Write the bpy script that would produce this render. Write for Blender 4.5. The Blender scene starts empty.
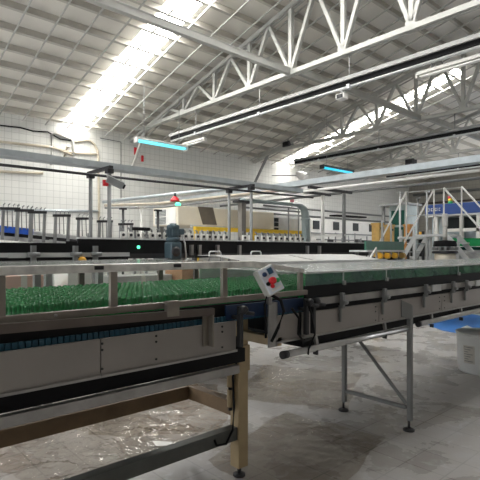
import bpy, bmesh, math, random
from mathutils import Vector, Matrix, noise
random.seed(7)
C = bpy.context.scene.collection
PI = math.pi

# ------------------------------------------------------------------ camera
CAMZ = 1.6; FPX = 470.0; HOR = 250.0
FW = Vector((math.cos(math.radians(48)), math.sin(math.radians(48)), 0))
RT = Vector((FW.y, -FW.x, 0))
cam_d = bpy.data.cameras.new('camera'); cam = bpy.data.objects.new('camera', cam_d); C.objects.link(cam)
cam_d.sensor_width = 36; cam_d.lens = FPX / 480 * 36; cam_d.shift_y = (HOR - 240) / 480
cam_d.clip_start = 0.05; cam_d.clip_end = 200
cam.location = (0, 0, CAMZ); cam.rotation_euler = (PI / 2, 0, math.radians(48 - 90))
bpy.context.scene.camera = cam

def P(px, py, x=None, y=None, z=None, d=None):
    """a measured image point of the photograph turned into a place, given one known world coordinate"""
    r = FW + RT * ((px - 240) / FPX) + Vector((0, 0, (HOR - py) / FPX))
    if d is None:
        d = x / r.x if x is not None else y / r.y if y is not None else (z - CAMZ) / r.z
    return Vector((0, 0, CAMZ)) + r * d
def XA(px, y):
    return P(px, 250, y=y).x

# ------------------------------------------------------------------ materials
MATS = {}
def mat(name, col, rough=0.5, metal=0.0, var=0.12, scale=6.0, emit=None, spec=0.5, bump=0.0, trans=0.0):
    if name in MATS: return MATS[name]
    m = bpy.data.materials.new(name); m.use_nodes = True; n = m.node_tree.nodes; l = m.node_tree.links
    b = n['Principled BSDF']
    b.inputs['Roughness'].default_value = rough; b.inputs['Metallic'].default_value = metal
    b.inputs['Specular IOR Level'].default_value = spec
    b.inputs['Transmission Weight'].default_value = trans
    tc = n.new('ShaderNodeTexCoord'); nz = n.new('ShaderNodeTexNoise'); nz.inputs['Scale'].default_value = scale
    nz.inputs['Detail'].default_value = 5
    l.new(tc.outputs['Object'], nz.inputs['Vector'])
    rp = n.new('ShaderNodeValToRGB')
    rp.color_ramp.elements[0].position = 0.3; rp.color_ramp.elements[1].position = 0.7
    rp.color_ramp.elements[0].color = (*[c * (1 - var) for c in col], 1)
    rp.color_ramp.elements[1].color = (*[min(1, c * (1 + var)) for c in col], 1)
    l.new(nz.outputs['Fac'], rp.inputs['Fac']); l.new(rp.outputs['Color'], b.inputs['Base Color'])
    if bump:
        bp = n.new('ShaderNodeBump'); bp.inputs['Strength'].default_value = bump; bp.inputs['Distance'].default_value = 0.02
        l.new(nz.outputs['Fac'], bp.inputs['Height']); l.new(bp.outputs['Normal'], b.inputs['Normal'])
    if emit:
        b.inputs['Emission Color'].default_value = (*emit[:3], 1); b.inputs['Emission Strength'].default_value = emit[3]
    MATS[name] = m
    return m

def sheet(name, tint, clear, rough=0.15, dust=0.12, dustcol=(0.8, 0.8, 0.78)):
    """clear plastic or glass: transparent, with a gloss coat and a little dust"""
    m = bpy.data.materials.new(name); m.use_nodes = True; n = m.node_tree.nodes; l = m.node_tree.links
    for q in list(n): n.remove(q)
    o = n.new('ShaderNodeOutputMaterial'); t = n.new('ShaderNodeBsdfTransparent'); t.inputs['Color'].default_value = (*tint, 1)
    g = n.new('ShaderNodeBsdfGlossy'); g.inputs['Roughness'].default_value = rough; g.inputs['Color'].default_value = (0.9, 0.9, 0.9, 1)
    d = n.new('ShaderNodeBsdfDiffuse'); d.inputs['Color'].default_value = (*dustcol, 1)
    tr = n.new('ShaderNodeBsdfTranslucent'); tr.inputs['Color'].default_value = (*dustcol, 1)
    md = n.new('ShaderNodeMixShader'); md.inputs[0].default_value = 0.5
    l.new(d.outputs[0], md.inputs[1]); l.new(tr.outputs[0], md.inputs[2])
    tc = n.new('ShaderNodeTexCoord'); nz = n.new('ShaderNodeTexNoise'); nz.inputs['Scale'].default_value = 7; nz.inputs['Detail'].default_value = 6
    l.new(tc.outputs['Object'], nz.inputs['Vector'])
    mr = n.new('ShaderNodeMapRange'); mr.inputs['From Min'].default_value = 0.35; mr.inputs['From Max'].default_value = 0.7
    mr.inputs['To Min'].default_value = dust * 0.5; mr.inputs['To Max'].default_value = dust * 1.5
    l.new(nz.outputs['Fac'], mr.inputs['Value'])
    m1 = n.new('ShaderNodeMixShader'); m2 = n.new('ShaderNodeMixShader')
    lw = n.new('ShaderNodeLayerWeight'); fr = n.new('ShaderNodeMath'); fr.operation = 'POWER'; fr.inputs[1].default_value = 4
    l.new(lw.outputs['Facing'], fr.inputs[0])
    ma = n.new('ShaderNodeMath'); ma.operation = 'MULTIPLY_ADD'; ma.inputs[1].default_value = 0.6; ma.inputs[2].default_value = max(0.02, 1 - clear)
    l.new(fr.outputs[0], ma.inputs[0]); l.new(ma.outputs[0], m1.inputs[0])
    l.new(t.outputs[0], m1.inputs[1]); l.new(g.outputs[0], m1.inputs[2])
    l.new(mr.outputs[0], m2.inputs[0]); l.new(m1.outputs[0], m2.inputs[1]); l.new(md.outputs[0], m2.inputs[2])
    l.new(m2.outputs[0], o.inputs[0])
    return m

STEEL = mat('brushed_steel', (0.33, 0.32, 0.31), 0.38, 0.75, 0.15, 9)
PANEL = mat('panel_steel', (0.31, 0.285, 0.268), 0.5, 0.3, 0.08, 3)
RAILST = mat('rail_steel', (0.25, 0.225, 0.195), 0.42, 0.6, 0.15, 8)
TUBEST = mat('tube_steel', (0.55, 0.55, 0.55), 0.3, 0.85, 0.1, 10)
BLACK = mat('black_plastic', (0.008, 0.008, 0.009), 0.7, 0, 0.2, 8, spec=0.2)
DARK = mat('dark_metal', (0.03, 0.03, 0.033), 0.5, 0.3, 0.2, 8)
BROWN = mat('brown_guard', (0.11, 0.088, 0.077), 0.5, 0.3, 0.15, 7)
BLUEBELT = mat('blue_belt', (0.010, 0.085, 0.14), 0.45, 0, 0.15, 20)
NAVY = mat('navy_belt', (0.012, 0.035, 0.10), 0.5, 0, 0.15, 20)
BEIGE = mat('beige_paint', (0.46, 0.35, 0.20), 0.5, 0, 0.12, 7)
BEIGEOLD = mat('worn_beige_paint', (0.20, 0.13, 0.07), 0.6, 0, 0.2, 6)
GREENGREY = mat('green_grey_paint', (0.11, 0.115, 0.105), 0.5, 0.2, 0.15, 6)
WHITE = mat('white_paint', (0.78, 0.77, 0.74), 0.45, 0, 0.05, 5)
OFFW = mat('off_white_paint', (0.52, 0.51, 0.48), 0.5, 0, 0.08, 5)
CREAM = mat('cream_paint', (0.72, 0.66, 0.54), 0.5, 0, 0.05, 3)
TRUSSW = mat('truss_paint', (0.41, 0.41, 0.385), 0.5, 0, 0.06, 4)
TRUSSG = mat('aged_truss_paint', (0.36, 0.36, 0.33), 0.55, 0, 0.08, 4)
PURLIN = mat('purlin_paint', (0.46, 0.44, 0.395), 0.6, 0, 0.08, 4)
GALV = mat('galvanised_steel', (0.42, 0.46, 0.48), 0.42, 0.5, 0.12, 6)
GREYP = mat('grey_paint', (0.20, 0.205, 0.205), 0.5, 0.1, 0.12, 6)
LGREY = mat('light_grey_paint', (0.55, 0.56, 0.56), 0.5, 0.1, 0.1, 6)
DUCT = mat('grey_green_duct', (0.30, 0.36, 0.36), 0.5, 0.2, 0.1, 6)
YELLOW = mat('yellow_paint', (0.80, 0.52, 0.03), 0.5, 0, 0.08, 6)
AMBER = mat('amber_plastic', (0.85, 0.45, 0.04), 0.4, 0, 0.1, 6)
CRATEY = mat('tan_yellow_crate', (0.66, 0.42, 0.13), 0.55, 0, 0.12, 8)
ORANGE = mat('orange_crate', (0.50, 0.23, 0.06), 0.55, 0, 0.12, 8)
BLUE = mat('blue_paint', (0.02, 0.065, 0.26), 0.45, 0, 0.08, 6)
BLUEBAR = mat('bright_blue_bar', (0.03, 0.13, 0.65), 0.45, 0, 0.08, 6)
TARP = mat('blue_tarp', (0.02, 0.19, 0.62), 0.5, 0, 0.12, 3)
RED = mat('red_plastic', (0.62, 0.02, 0.03), 0.4, 0, 0.06, 6)
PINK = mat('faded_red_sign', (0.75, 0.25, 0.30), 0.5, 0, 0.06, 6)
GREENL = mat('green_plastic', (0.02, 0.42, 0.13), 0.45, 0, 0.1, 6)
DGREEN = mat('dark_green_panel', (0.012, 0.055, 0.042), 0.8, 0, 0.1, 6, spec=0.1)
MOTOR = mat('motor_blue_grey', (0.05, 0.085, 0.105), 0.5, 0.1, 0.12, 9)
GLOW = mat('lit_green_lamp', (0.05, 0.6, 0.3), 0.4, 0, 0.05, 6, emit=(0.1, 0.9, 0.45, 1.5))
CARD = mat('brown_cardboard', (0.42, 0.23, 0.12), 0.8, 0, 0.1, 6)
PINKBOX = mat('pinkish_cardboard', (0.62, 0.40, 0.33), 0.8, 0, 0.08, 6)
FILMW = mat('white_plastic_film', (0.40, 0.395, 0.39), 0.35, 0, 0.08, 4, bump=0.3)
SCREEN = mat('dark_window', (0.025, 0.03, 0.033), 0.5, 0, 0.1, 5, spec=0.2)
LABELP = mat('label_paper', (0.62, 0.60, 0.55), 0.7, 0, 0.05, 12)
PRINT = mat('label_print', (0.16, 0.16, 0.16), 0.7, 0, 0.05, 12)
BOTTLE = mat('green_glass', (0.006, 0.22, 0.05), 0.15, 0, 0.1, 20, spec=0.45)
BOTTLE.node_tree.nodes['Principled BSDF'].inputs['Coat Weight'].default_value = 0.15
CYAN = mat('lit_cyan_tube', (0.2, 0.8, 0.9), 0.4, 0, 0.02, 6, emit=(0.12, 0.62, 0.78, 1.0))
CYAN2 = mat('lit_blue_cyan_tube', (0.1, 0.6, 0.8), 0.4, 0, 0.02, 6, emit=(0.02, 0.45, 0.62, 0.9))
BUCKET = mat('translucent_white_plastic', (0.84, 0.86, 0.85), 0.4, 0, 0.05, 5)
PIPEB = mat('beige_pipe', (0.52, 0.46, 0.36), 0.5, 0, 0.12, 6)
COVER = mat('milky_cover_strip', (0.66, 0.65, 0.62), 0.3, 0.1, 0.25, 18)
GLASS = sheet('clear_guard_glass', (0.96, 0.97, 0.96), 1.0, 0.05, 0.012)
TEAL = sheet('teal_guard_glass', (0.66, 0.80, 0.76), 1.0, 0.08, 0.52, (0.155, 0.22, 0.205))
CLEAR = sheet('clear_cover_plastic', (0.94, 0.96, 0.95), 0.98, 0.12, 0.06)
HAZY = sheet('hazy_cover_plastic', (0.86, 0.88, 0.87), 0.9, 0.2, 0.24, (0.55, 0.56, 0.55))
FILM = sheet('clear_floor_film', (0.86, 0.83, 0.79), 0.97, 0.14, 0.03)

# ------------------------------------------------------------------ mesh helpers
class MB:
    def __init__(s): s.bm = bmesh.new()
    def box(s, a, b, bev=0.0):
        a = Vector(a); b = Vector(b)
        lo = Vector(map(min, a, b)); hi = Vector(map(max, a, b))
        M = Matrix.Translation((lo + hi) / 2) @ Matrix.Diagonal((*(hi - lo), 1))
        r = bmesh.ops.create_cube(s.bm, size=1, matrix=M)
        if bev:
            es = list({e for v in r['verts'] for e in v.link_edges})
            bmesh.ops.bevel(s.bm, geom=es, offset=bev, segments=2, affect='EDGES', profile=0.5)
        return s
    def beam(s, p, q, w, h, up=(0, 0, 1)):
        """rectangular bar from p to q, w wide sideways and h tall"""
        p = Vector(p); q = Vector(q); d = (q - p)
        L = d.length; d.normalize(); u = Vector(up)
        if abs(d.dot(u)) > 0.99: u = Vector((1, 0, 0))
        sd = d.cross(u).normalized(); u = sd.cross(d).normalized()
        M = Matrix((( *(d * L), 0), (*(sd * w), 0), (*(u * h), 0), (*((p + q) / 2), 1))).transposed()
        bmesh.ops.create_cube(s.bm, size=1, matrix=M)
        return s
    def tube(s, pts, r, n=10, caps=True):
        pts = [Vector(p) for p in pts]; rings = []
        for i, p in enumerate(pts):
            if i == 0: t = pts[1] - p
            elif i == len(pts) - 1: t = p - pts[-2]
            else: t = (pts[i + 1] - p).normalized() + (p - pts[i - 1]).normalized()
            t.normalize()
            u = Vector((0, 0, 1)) if abs(t.z) < 0.95 else Vector((1, 0, 0))
            a = t.cross(u).normalized(); b = t.cross(a).normalized()
            rr = r[i] if isinstance(r, (list, tuple)) else r
            rings.append([s.bm.verts.new(p + (a * math.cos(k * 2 * PI / n) + b * math.sin(k * 2 * PI / n)) * rr) for k in range(n)])
        for A, B in zip(rings, rings[1:]):
            for k in range(n):
                f = s.bm.faces.new((A[k], A[(k + 1) % n], B[(k + 1) % n], B[k])); f.smooth = True
        if caps:
            s.bm.faces.new(rings[0][::-1]); s.bm.faces.new(rings[-1])
        return s
    def lathe(s, c, prof, n=16, axis=(0, 0, 1)):
        ax = Vector(axis).normalized()
        u = Vector((1, 0, 0)) if abs(ax.x) < 0.9 else Vector((0, 1, 0))
        a = ax.cross(u).normalized(); b = ax.cross(a); c = Vector(c); rings = []
        for r, h in prof:
            rings.append([s.bm.verts.new(c + ax * h + (a * math.cos(k * 2 * PI / n) + b * math.sin(k * 2 * PI / n)) * r) for k in range(n)])
        for A, B in zip(rings, rings[1:]):
            for k in range(n):
                f = s.bm.faces.new((A[k], A[(k + 1) % n], B[(k + 1) % n], B[k])); f.smooth = True
        s.bm.faces.new(rings[0][::-1]); s.bm.faces.new(rings[-1])
        return s
    def quad(s, *p):
        s.bm.faces.new([s.bm.verts.new(Vector(q)) for q in p]); return s
    def prism(s, poly, thick):
        """a planar polygon given an extrusion vector"""
        t = Vector(thick); A = [s.bm.verts.new(Vector(p)) for p in poly]; B = [s.bm.verts.new(Vector(p) + t) for p in poly]
        k = len(A); s.bm.faces.new(A[::-1]); s.bm.faces.new(B)
        for i in range(k): s.bm.faces.new((A[i], A[(i + 1) % k], B[(i + 1) % k], B[i]))
        return s
    def build(s, name, m, parent=None, loc=None, rot=None):
        """one mesh object; vertices were given in world coordinates and are stored about the parent's (or own) origin"""
        bmesh.ops.recalc_face_normals(s.bm, faces=s.bm.faces)
        org = Vector(parent['_o']) if parent is not None else (Vector(loc) if loc is not None else None)
        if org is None:
            vs = s.bm.verts
            lo = Vector((min(v.co.x for v in vs), min(v.co.y for v in vs), min(v.co.z for v in vs)))
            hi = Vector((max(v.co.x for v in vs), max(v.co.y for v in vs), 0))
            org = Vector(((lo.x + hi.x) / 2, (lo.y + hi.y) / 2, lo.z))
        bmesh.ops.translate(s.bm, vec=-org, verts=s.bm.verts)
        me = bpy.data.meshes.new(name); s.bm.to_mesh(me); s.bm.free(); me.materials.append(m)
        o = bpy.data.objects.new(name, me); C.objects.link(o)
        if parent is not None: o.parent = parent
        else: o.location = org
        o['_o'] = tuple(org)
        return o

def tag(o, label, cat, group=None, kind=None):
    o['label'] = label; o['category'] = cat
    if group: o['group'] = group
    if kind: o['kind'] = kind
    return o
def thing(name, label, cat, loc, group=None):
    o = bpy.data.objects.new(name, None); C.objects.link(o); o.location = loc; o['_o'] = tuple(loc)
    o.empty_display_size = 0.1
    return tag(o, label, cat, group)
def struct(name, mb, m):
    o = mb.build(name, m, loc=(0, 0, 0)); o['kind'] = 'structure'; return o
def children(o): return [c for c in bpy.data.objects if c.parent == o]
def copy_tree(o, parent=None, kids=None):
    c = o.copy(); C.objects.link(c)
    if parent is not None: c.parent = parent
    for ch in (kids if kids is not None else list(o.children)): copy_tree(ch, c)
    return c
ORD = ['first', 'second', 'third', 'fourth', 'fifth', 'sixth', 'seventh', 'eighth', 'ninth', 'tenth', 'eleventh', 'twelfth',
       'thirteenth', 'fourteenth', 'fifteenth', 'sixteenth', 'seventeenth', 'eighteenth', 'nineteenth', 'twentieth']
def ordn(i):
    if i < 20: return ORD[i]
    t = {2: 'twenty', 3: 'thirty', 4: 'forty'}[(i + 1) // 10]
    return t + '-' + ORD[(i + 1) % 10 - 1] if (i + 1) % 10 else {3: 'thirtieth', 4: 'fortieth', 2: 'twentieth'}[(i + 1) // 10]

# ------------------------------------------------------------------ the room
YW = 13.1; XW = 24.4; X0 = -4.0; Y0 = -6.0
def RZ(y): return 8.425 - 0.25 * abs(y)

def tile_mat(name, c1, c2, mort, bw, rh, ms=0.012, rough=0.3, axis='x', scale=1.0):
    m = bpy.data.materials.new(name); m.use_nodes = True; n = m.node_tree.nodes; l = m.node_tree.links
    b = n['Principled BSDF']; b.inputs['Roughness'].default_value = rough
    tc = n.new('ShaderNodeTexCoord'); sp = n.new('ShaderNodeSeparateXYZ'); cb = n.new('ShaderNodeCombineXYZ')
    l.new(tc.outputs['Object'], sp.inputs[0])
    l.new(sp.outputs['X' if axis in 'xf' else 'Y'], cb.inputs[0]); l.new(sp.outputs['Y' if axis == 'f' else 'Z'], cb.inputs[1])
    br = n.new('ShaderNodeTexBrick'); br.offset = 0.0; br.squash = 1.0
    br.inputs['Scale'].default_value = scale; br.inputs['Brick Width'].default_value = bw; br.inputs['Row Height'].default_value = rh
    br.inputs['Mortar Size'].default_value = ms; br.inputs['Mortar Smooth'].default_value = 0.3
    br.inputs['Color1'].default_value = (*c1, 1); br.inputs['Color2'].default_value = (*c2, 1); br.inputs['Mortar'].default_value = (*mort, 1)
    l.new(cb.outputs[0], br.inputs['Vector'])
    return m, n, l, b, br, tc

m_wall, n, l, b, br, tc = tile_mat('white_wall_tile', (0.72, 0.72, 0.69), (0.69, 0.69, 0.66), (0.50, 0.50, 0.48), 0.18, 0.18, 0.006)
l.new(br.outputs['Color'], b.inputs['Base Color'])
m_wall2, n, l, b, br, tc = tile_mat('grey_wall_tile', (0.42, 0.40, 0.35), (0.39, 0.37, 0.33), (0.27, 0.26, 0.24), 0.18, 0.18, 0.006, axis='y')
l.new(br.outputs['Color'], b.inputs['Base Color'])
# floor: worn tiles with pale scuffs, damp patches and painted streaks of reflected light
m_floor, n, l, b, br, tc = tile_mat('worn_floor_tile', (0.40, 0.375, 0.35), (0.36, 0.335, 0.31), (0.20, 0.185, 0.17), 0.30, 0.30, 0.006, axis='f')
n1 = n.new('ShaderNodeTexNoise'); n1.inputs['Scale'].default_value = 1.6; n1.inputs['Detail'].default_value = 8; n1.inputs['Distortion'].default_value = 0.3
n1.inputs['Roughness'].default_value = 0.65
l.new(tc.outputs['Object'], n1.inputs['Vector'])
r1 = n.new('ShaderNodeValToRGB'); r1.color_ramp.elements[0].position = 0.36; r1.color_ramp.elements[1].position = 0.66
r1.color_ramp.elements[0].color = (0, 0, 0, 1); r1.color_ramp.elements[1].color = (0.65, 0.65, 0.65, 1)
l.new(n1.outputs['Fac'], r1.inputs['Fac'])
mx = n.new('ShaderNodeMix'); mx.data_type = 'RGBA'; mx.inputs['B'].default_value = (0.54, 0.54, 0.545, 1)
l.new(r1.outputs['Color'], mx.inputs['Factor']); l.new(br.outputs['Color'], mx.inputs['A'])
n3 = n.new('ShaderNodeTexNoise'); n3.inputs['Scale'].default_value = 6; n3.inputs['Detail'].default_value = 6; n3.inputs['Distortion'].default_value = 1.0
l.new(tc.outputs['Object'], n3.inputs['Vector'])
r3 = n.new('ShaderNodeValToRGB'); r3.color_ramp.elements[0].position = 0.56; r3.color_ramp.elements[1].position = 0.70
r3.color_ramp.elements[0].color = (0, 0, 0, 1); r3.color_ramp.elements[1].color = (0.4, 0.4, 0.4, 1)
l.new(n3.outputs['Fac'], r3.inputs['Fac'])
mx2 = n.new('ShaderNodeMix'); mx2.data_type = 'RGBA'; mx2.inputs['B'].default_value = (0.74, 0.75, 0.77, 1)  # whitish streaks imitating wall and skylight reflections, set in the base colour
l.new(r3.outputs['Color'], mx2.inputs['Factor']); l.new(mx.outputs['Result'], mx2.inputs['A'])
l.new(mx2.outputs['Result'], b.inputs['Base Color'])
rr = n.new('ShaderNodeMapRange'); rr.inputs['From Min'].default_value = 0.35; rr.inputs['From Max'].default_value = 0.65
rr.inputs['To Min'].default_value = 0.16; rr.inputs['To Max'].default_value = 0.42
l.new(n1.outputs['Fac'], rr.inputs['Value']); l.new(rr.outputs['Result'], b.inputs['Roughness'])

m_roof = mat('roof_sheet_underside', (0.70, 0.675, 0.62), 0.6, 0, 0.05, 1.5)
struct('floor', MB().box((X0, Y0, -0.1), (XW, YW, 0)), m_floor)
struct('wall_left', MB().box((X0, YW, 0), (XW, YW + 0.2, RZ(YW) + 0.02)), m_wall)
w = MB(); w.prism([(XW, Y0, 0), (XW, YW + 0.2, 0), (XW, YW + 0.2, RZ(YW)), (XW, 0, RZ(0)), (XW, Y0, RZ(Y0))], (0.2, 0, 0))
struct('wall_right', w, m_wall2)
w = MB(); w.prism([(X0, Y0, 0), (X0, YW + 0.2, 0), (X0, YW + 0.2, RZ(YW)), (X0, 0, RZ(0)), (X0, Y0, RZ(Y0))], (-0.2, 0, 0))
struct('wall_front', w, mat('plain_grey_wall', (0.35, 0.34, 0.32), 0.7, 0, 0.05, 2))
struct('wall_back', MB().box((X0, Y0 - 0.2, 0), (XW, Y0, RZ(Y0))), MATS['plain_grey_wall'])
m_fill = bpy.data.materials.new('added_fill_glow'); m_fill.use_nodes = True  # glow for two added panels, out of view, that brighten the roof
b = m_fill.node_tree.nodes['Principled BSDF']; b.inputs['Base Color'].default_value = (0.8, 0.85, 0.9, 1)
b.inputs['Emission Color'].default_value = (0.98, 0.99, 1.0, 1); b.inputs['Emission Strength'].default_value = 3.0
struct('window_3', MB().box((XW - 0.03, -4, 1.2), (XW - 0.005, 8.2, 4.6)), m_fill)  # added fill light on each end wall, not a known opening
struct('window_4', MB().box((X0 + 0.005, 1.0, 1.2), (X0 + 0.03, 12.0, 4.4)), m_fill)
# roof: sheets between the skylight strips
SKY = [(5.10, 5.76, 1.5), (13.92, 14.48, 6.0)]
YS = 1.5
rf = MB(); xs = X0
for a, b_, ys in SKY + [(XW + 0.2, None, YS)]:
    if ys > YS: rf.prism([(a, YS, RZ(YS)), (b_, YS, RZ(YS)), (b_, ys, RZ(ys)), (a, ys, RZ(ys))], (0, 0, 0.06))
    rf.prism([(xs, YS, RZ(YS)), (a, YS, RZ(YS)), (a, YW + .2, RZ(YW + .2)), (xs, YW + .2, RZ(YW + .2))], (0, 0, 0.06))
    xs = b_
for (ya, yb) in ((0, YS), (0, Y0)):
    rf.prism([(X0, ya, RZ(ya)), (XW + .2, ya, RZ(ya)), (XW + .2, yb, RZ(yb)), (X0, yb, RZ(yb))], (0, 0, 0.06))
struct('ceiling', rf, m_roof)
m_sky = bpy.data.materials.new('daylit_skylight_sheet'); m_sky.use_nodes = True
b = m_sky.node_tree.nodes['Principled BSDF']; b.inputs['Base Color'].default_value = (0.85, 0.87, 0.86, 1)
b.inputs['Emission Color'].default_value = (1.0, 0.99, 0.96, 1); b.inputs['Emission Strength'].default_value = 25
for i, (a, b_, ys) in enumerate(SKY):
    s = MB()
    for (ya, yb) in ((ys, YW - 0.15),):
        s.prism([(a, ya, RZ(ya) + 0.01), (b_, ya, RZ(ya) + 0.01), (b_, yb, RZ(yb) + 0.01), (a, yb, RZ(yb) + 0.01)], (0, 0, 0.03))
    struct('window_%d' % (i + 1), s, m_sky)

# purlins: one every 0.6 m up the roof
k = 0; y = 12.75
while y > 3.6:
    o = MB().beam((X0, y, RZ(y) - 0.078), (XW - 0.01, y, RZ(y) - 0.078), 0.06, 0.145, up=(0, 0.2425, 0.970)).build('purlin', PURLIN)
    tag(o, 'pale grey roof purlin running along the roof, %s up from the tiled far wall' % ordn(k), 'purlin', 'roof purlins')
    k += 1; y -= 0.6
# light bars running up the slope under the purlins
k = 0; x = 2.26
while x < 20:
    if True:
        o = MB().beam((x, 3.7, RZ(3.7) - 0.185), (x, 13.0, RZ(13.0) - 0.185), 0.022, 0.03).build('ceiling_bar', TRUSSW if x < 9 else TRUSSG)
        tag(o, 'thin pale bar running up the roof slope, %s from the left' % ordn(k), 'ceiling bar', 'thin bars up the roof slope')
        k += 1
    x += 0.585

# ------------------------------------------------------------------ trusses
NY = [11.6, 10.3, 9.0, 7.75, 6.5, 5.2, 3.85, 2.5]
ZC = 5.24
def truss(x, label, m):
    t = thing('roof_truss', label, 'roof truss', (x, 7.5, ZC), 'roof trusses')
    top = lambda y: RZ(y) - 0.20
    b = MB()
    for s in (-0.045, 0.045): b.beam((x + s, 13.09, ZC), (x + s, 1.2, ZC), 0.06, 0.09)
    b.build('bottom_chord', m, t)
    b = MB()
    for s in (-0.045, 0.045): b.beam((x + s, 13.09, top(13.0)), (x + s, 1.2, top(1.2)), 0.05, 0.09)
    b.build('top_chord', m, t)
    for i, y in enumerate(NY):
        MB().beam((x, y, ZC), (x, y, top(y)), 0.085, 0.08).build('web_post', m, t)
        ym = (y + (NY[i + 1] if i + 1 < len(NY) else y - 1.3)) / 2; yp = (y + (NY[i - 1] if i else y + 1.2)) / 2
        MB().beam((x, y, ZC), (x, ym, top(ym)), 0.08, 0.07).build('web_diagonal', m, t)
        MB().beam((x, y, ZC), (x, yp, top(yp)), 0.08, 0.07).build('web_diagonal', m, t)
        MB().box((x - 0.06, y - 0.09, ZC - 0.05), (x + 0.06, y + 0.09, ZC + 0.11)).build('gusset', m, t)
    return t
truss(7.27, 'nearest white steel roof truss crossing the top of the photo', TRUSSW)
truss(12.5, 'middle grey roof truss in front of the far skylight', TRUSSG)
truss(17.7, 'farthest grey roof truss near the right end wall', TRUSSG)
def tie(xa, xb, y, label, m, s=0.10):
    b = MB()
    b.beam((xa, y, ZC + 0.02), (xb, y, ZC + 0.02), s, 0.12).beam((xa, y, ZC + 0.075), (xb, y, ZC + 0.075), 0.12, 0.015)
    tag(b.build('tie_beam', m), label, 'tie beam', 'tie beams between trusses')
tie(1.0, 7.19, 6.5, 'white tie beam reaching from the upper left to the nearest truss', TRUSSW)
tie(7.35, 12.41, 6.35, 'grey tie beam from the nearest truss to the middle truss', TRUSSG)
tie(12.6, 17.6, 6.2, 'grey tie beam from the middle truss to the farthest truss', TRUSSG)
# wind brace to the wall at the truss heels
for x, lab in ((7.27, 'slanted wall strut under the heel of the nearest truss'), (12.5, 'slanted wall strut under the heel of the middle truss')):
    tag(MB().beam((x, 12.3, ZC - 0.05), (x, 13.09, 4.1), 0.07, 0.07).build('wall_strut', OFFW if x < 9 else GREYP), lab, 'strut', 'wall struts')

# busways hung under the trusses
def busway(x, ya, yb, label, m):
    z = 4.7
    t = thing('lighting_busway', label, 'busway', (x, (ya + yb) / 2, z), 'lighting busways')
    MB().beam((x, ya, z + 0.045), (x, yb, z + 0.045), 0.16, 0.07).build('upper_flange', m, t)
    MB().beam((x, ya, z - 0.03), (x, yb, z - 0.03), 0.07, 0.08).build('dark_channel', BLACK, t)
    MB().tube([(x, ya, z - 0.10), (x, yb, z - 0.10)], 0.028).build('conduit', LGREY, t)
    for i in range(4):
        y = ya + (yb - ya) * (0.12 + 0.25 * i)
        MB().tube([(x, y, z + 0.08), (x, y, ZC - 0.03)], 0.012, 6).build('hanger_rod', m, t)
        MB().box((x - 0.05, y - 0.03, z - 0.135), (x + 0.05, y + 0.03, z - 0.06)).build('clamp', LGREY, t)
busway(7.27, 10.9, 1.5, 'long white and black lighting busway hung under the nearest truss', mat('grey_busway_paint', (0.33, 0.33, 0.32), 0.5))
busway(12.5, 11.0, 2.0, 'long dark lighting busway hung under the middle truss', GREYP)
busway(17.7, 10.5, 2.5, 'dark lighting busway hung under the farthest truss', GREYP)

# tube fittings
def fitting(p, q, label, tube_m, body_m, hang=None, name='tube_light', group=None, w=0.16):
    p = Vector(p); q = Vector(q); c = (p + q) / 2; dr = (q - p).normalized()
    t = thing(name, label, 'tube light', c, group)
    MB().beam(p, q, w, 0.05).build('housing', body_m, t)
    side = dr.cross(Vector((0, 0, 1)))
    for s in (-w * .28, w * .28):
        MB().tube([p + side * s + dr * 0.05 - Vector((0, 0, 0.06)), q + side * s - dr * 0.05 - Vector((0, 0, 0.06))], w * .16, 8).build('tube', tube_m, t)
    for e in (p, q):
        MB().beam(e - dr * 0.015 - Vector((0, 0, 0.04)), e + dr * 0.015 - Vector((0, 0, 0.04)), w * 1.1, w * .8).build('end_cap', body_m, t)
    if hang:
        for f in (0.15, 0.85):
            e = p.lerp(q, f); MB().tube([e + Vector((0, 0, 0.025)), (e.x, e.y, hang(e.y))], 0.007, 6).build('hanger_wire', GREYP, t)
    return t
rz = lambda y: RZ(y) - 0.1
a = P(136, 138, z=4.33); q = (P(186, 148, y=a.y).x, a.y, 4.33)
fitting(a, q, 'lit pale cyan tube light hung in front of the tiled wall, upper left', CYAN, OFFW, rz, group='cyan tube lights')
# reflector tray and bracket under it
a2 = P(322, 165.5, z=4.3); q2 = (P(352, 170, y=a2.y).x, a2.y, 4.3)
fitting(a2, q2, 'lit blue cyan tube light hung beyond the galvanised tray, upper right', CYAN2, DARK, rz, group='cyan tube lights')
fitting((7.27, 3.75, 4.46), (7.27, 2.2, 4.46), 'unlit white tube light below the nearest busway at the right edge', WHITE, OFFW, lambda y: 4.58, group='white tube lights', w=0.09)
fitting((7.27, 10.3, 4.42), (7.27, 9.4, 4.42), 'unlit white tube light below the far end of the nearest busway', WHITE, OFFW, lambda y: 4.58, group='white tube lights', w=0.09)
def lamp_box(px, py, x, size, label, m, name='ceiling_box', cat='box'):
    c = P(px, py, x=x)
    t = thing(name, label, cat, c)
    MB().box(c - Vector((size, size * 1.2, size * .7)), c + Vector((size, size * 1.2, size * .7)), 0.01).build('body', m, t)
    MB().box(c - Vector((size * 1.08, size * 0.9, size * .5)), c - Vector((size * 1.0, -size * 0.9, -size * .5))).build('front_plate', DARK if m is not DARK else BLACK, t)
    MB().box(c + Vector((-0.02, -0.02, size * .7)), c + Vector((0.02, 0.02, size * .7 + 0.12))).build('bracket', GREYP, t)
lamp_box(288, 144.5, 12.5, 0.13, 'small black box fixed on the middle truss beside the far skylight', DARK)
lamp_box(411, 162, 17.7, 0.15, 'small black box hung under the farthest truss', DARK)
lamp_box(342, 97, 7.27, 0.075, 'small white junction box clipped under the nearest busway', WHITE, 'junction_box')

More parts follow.
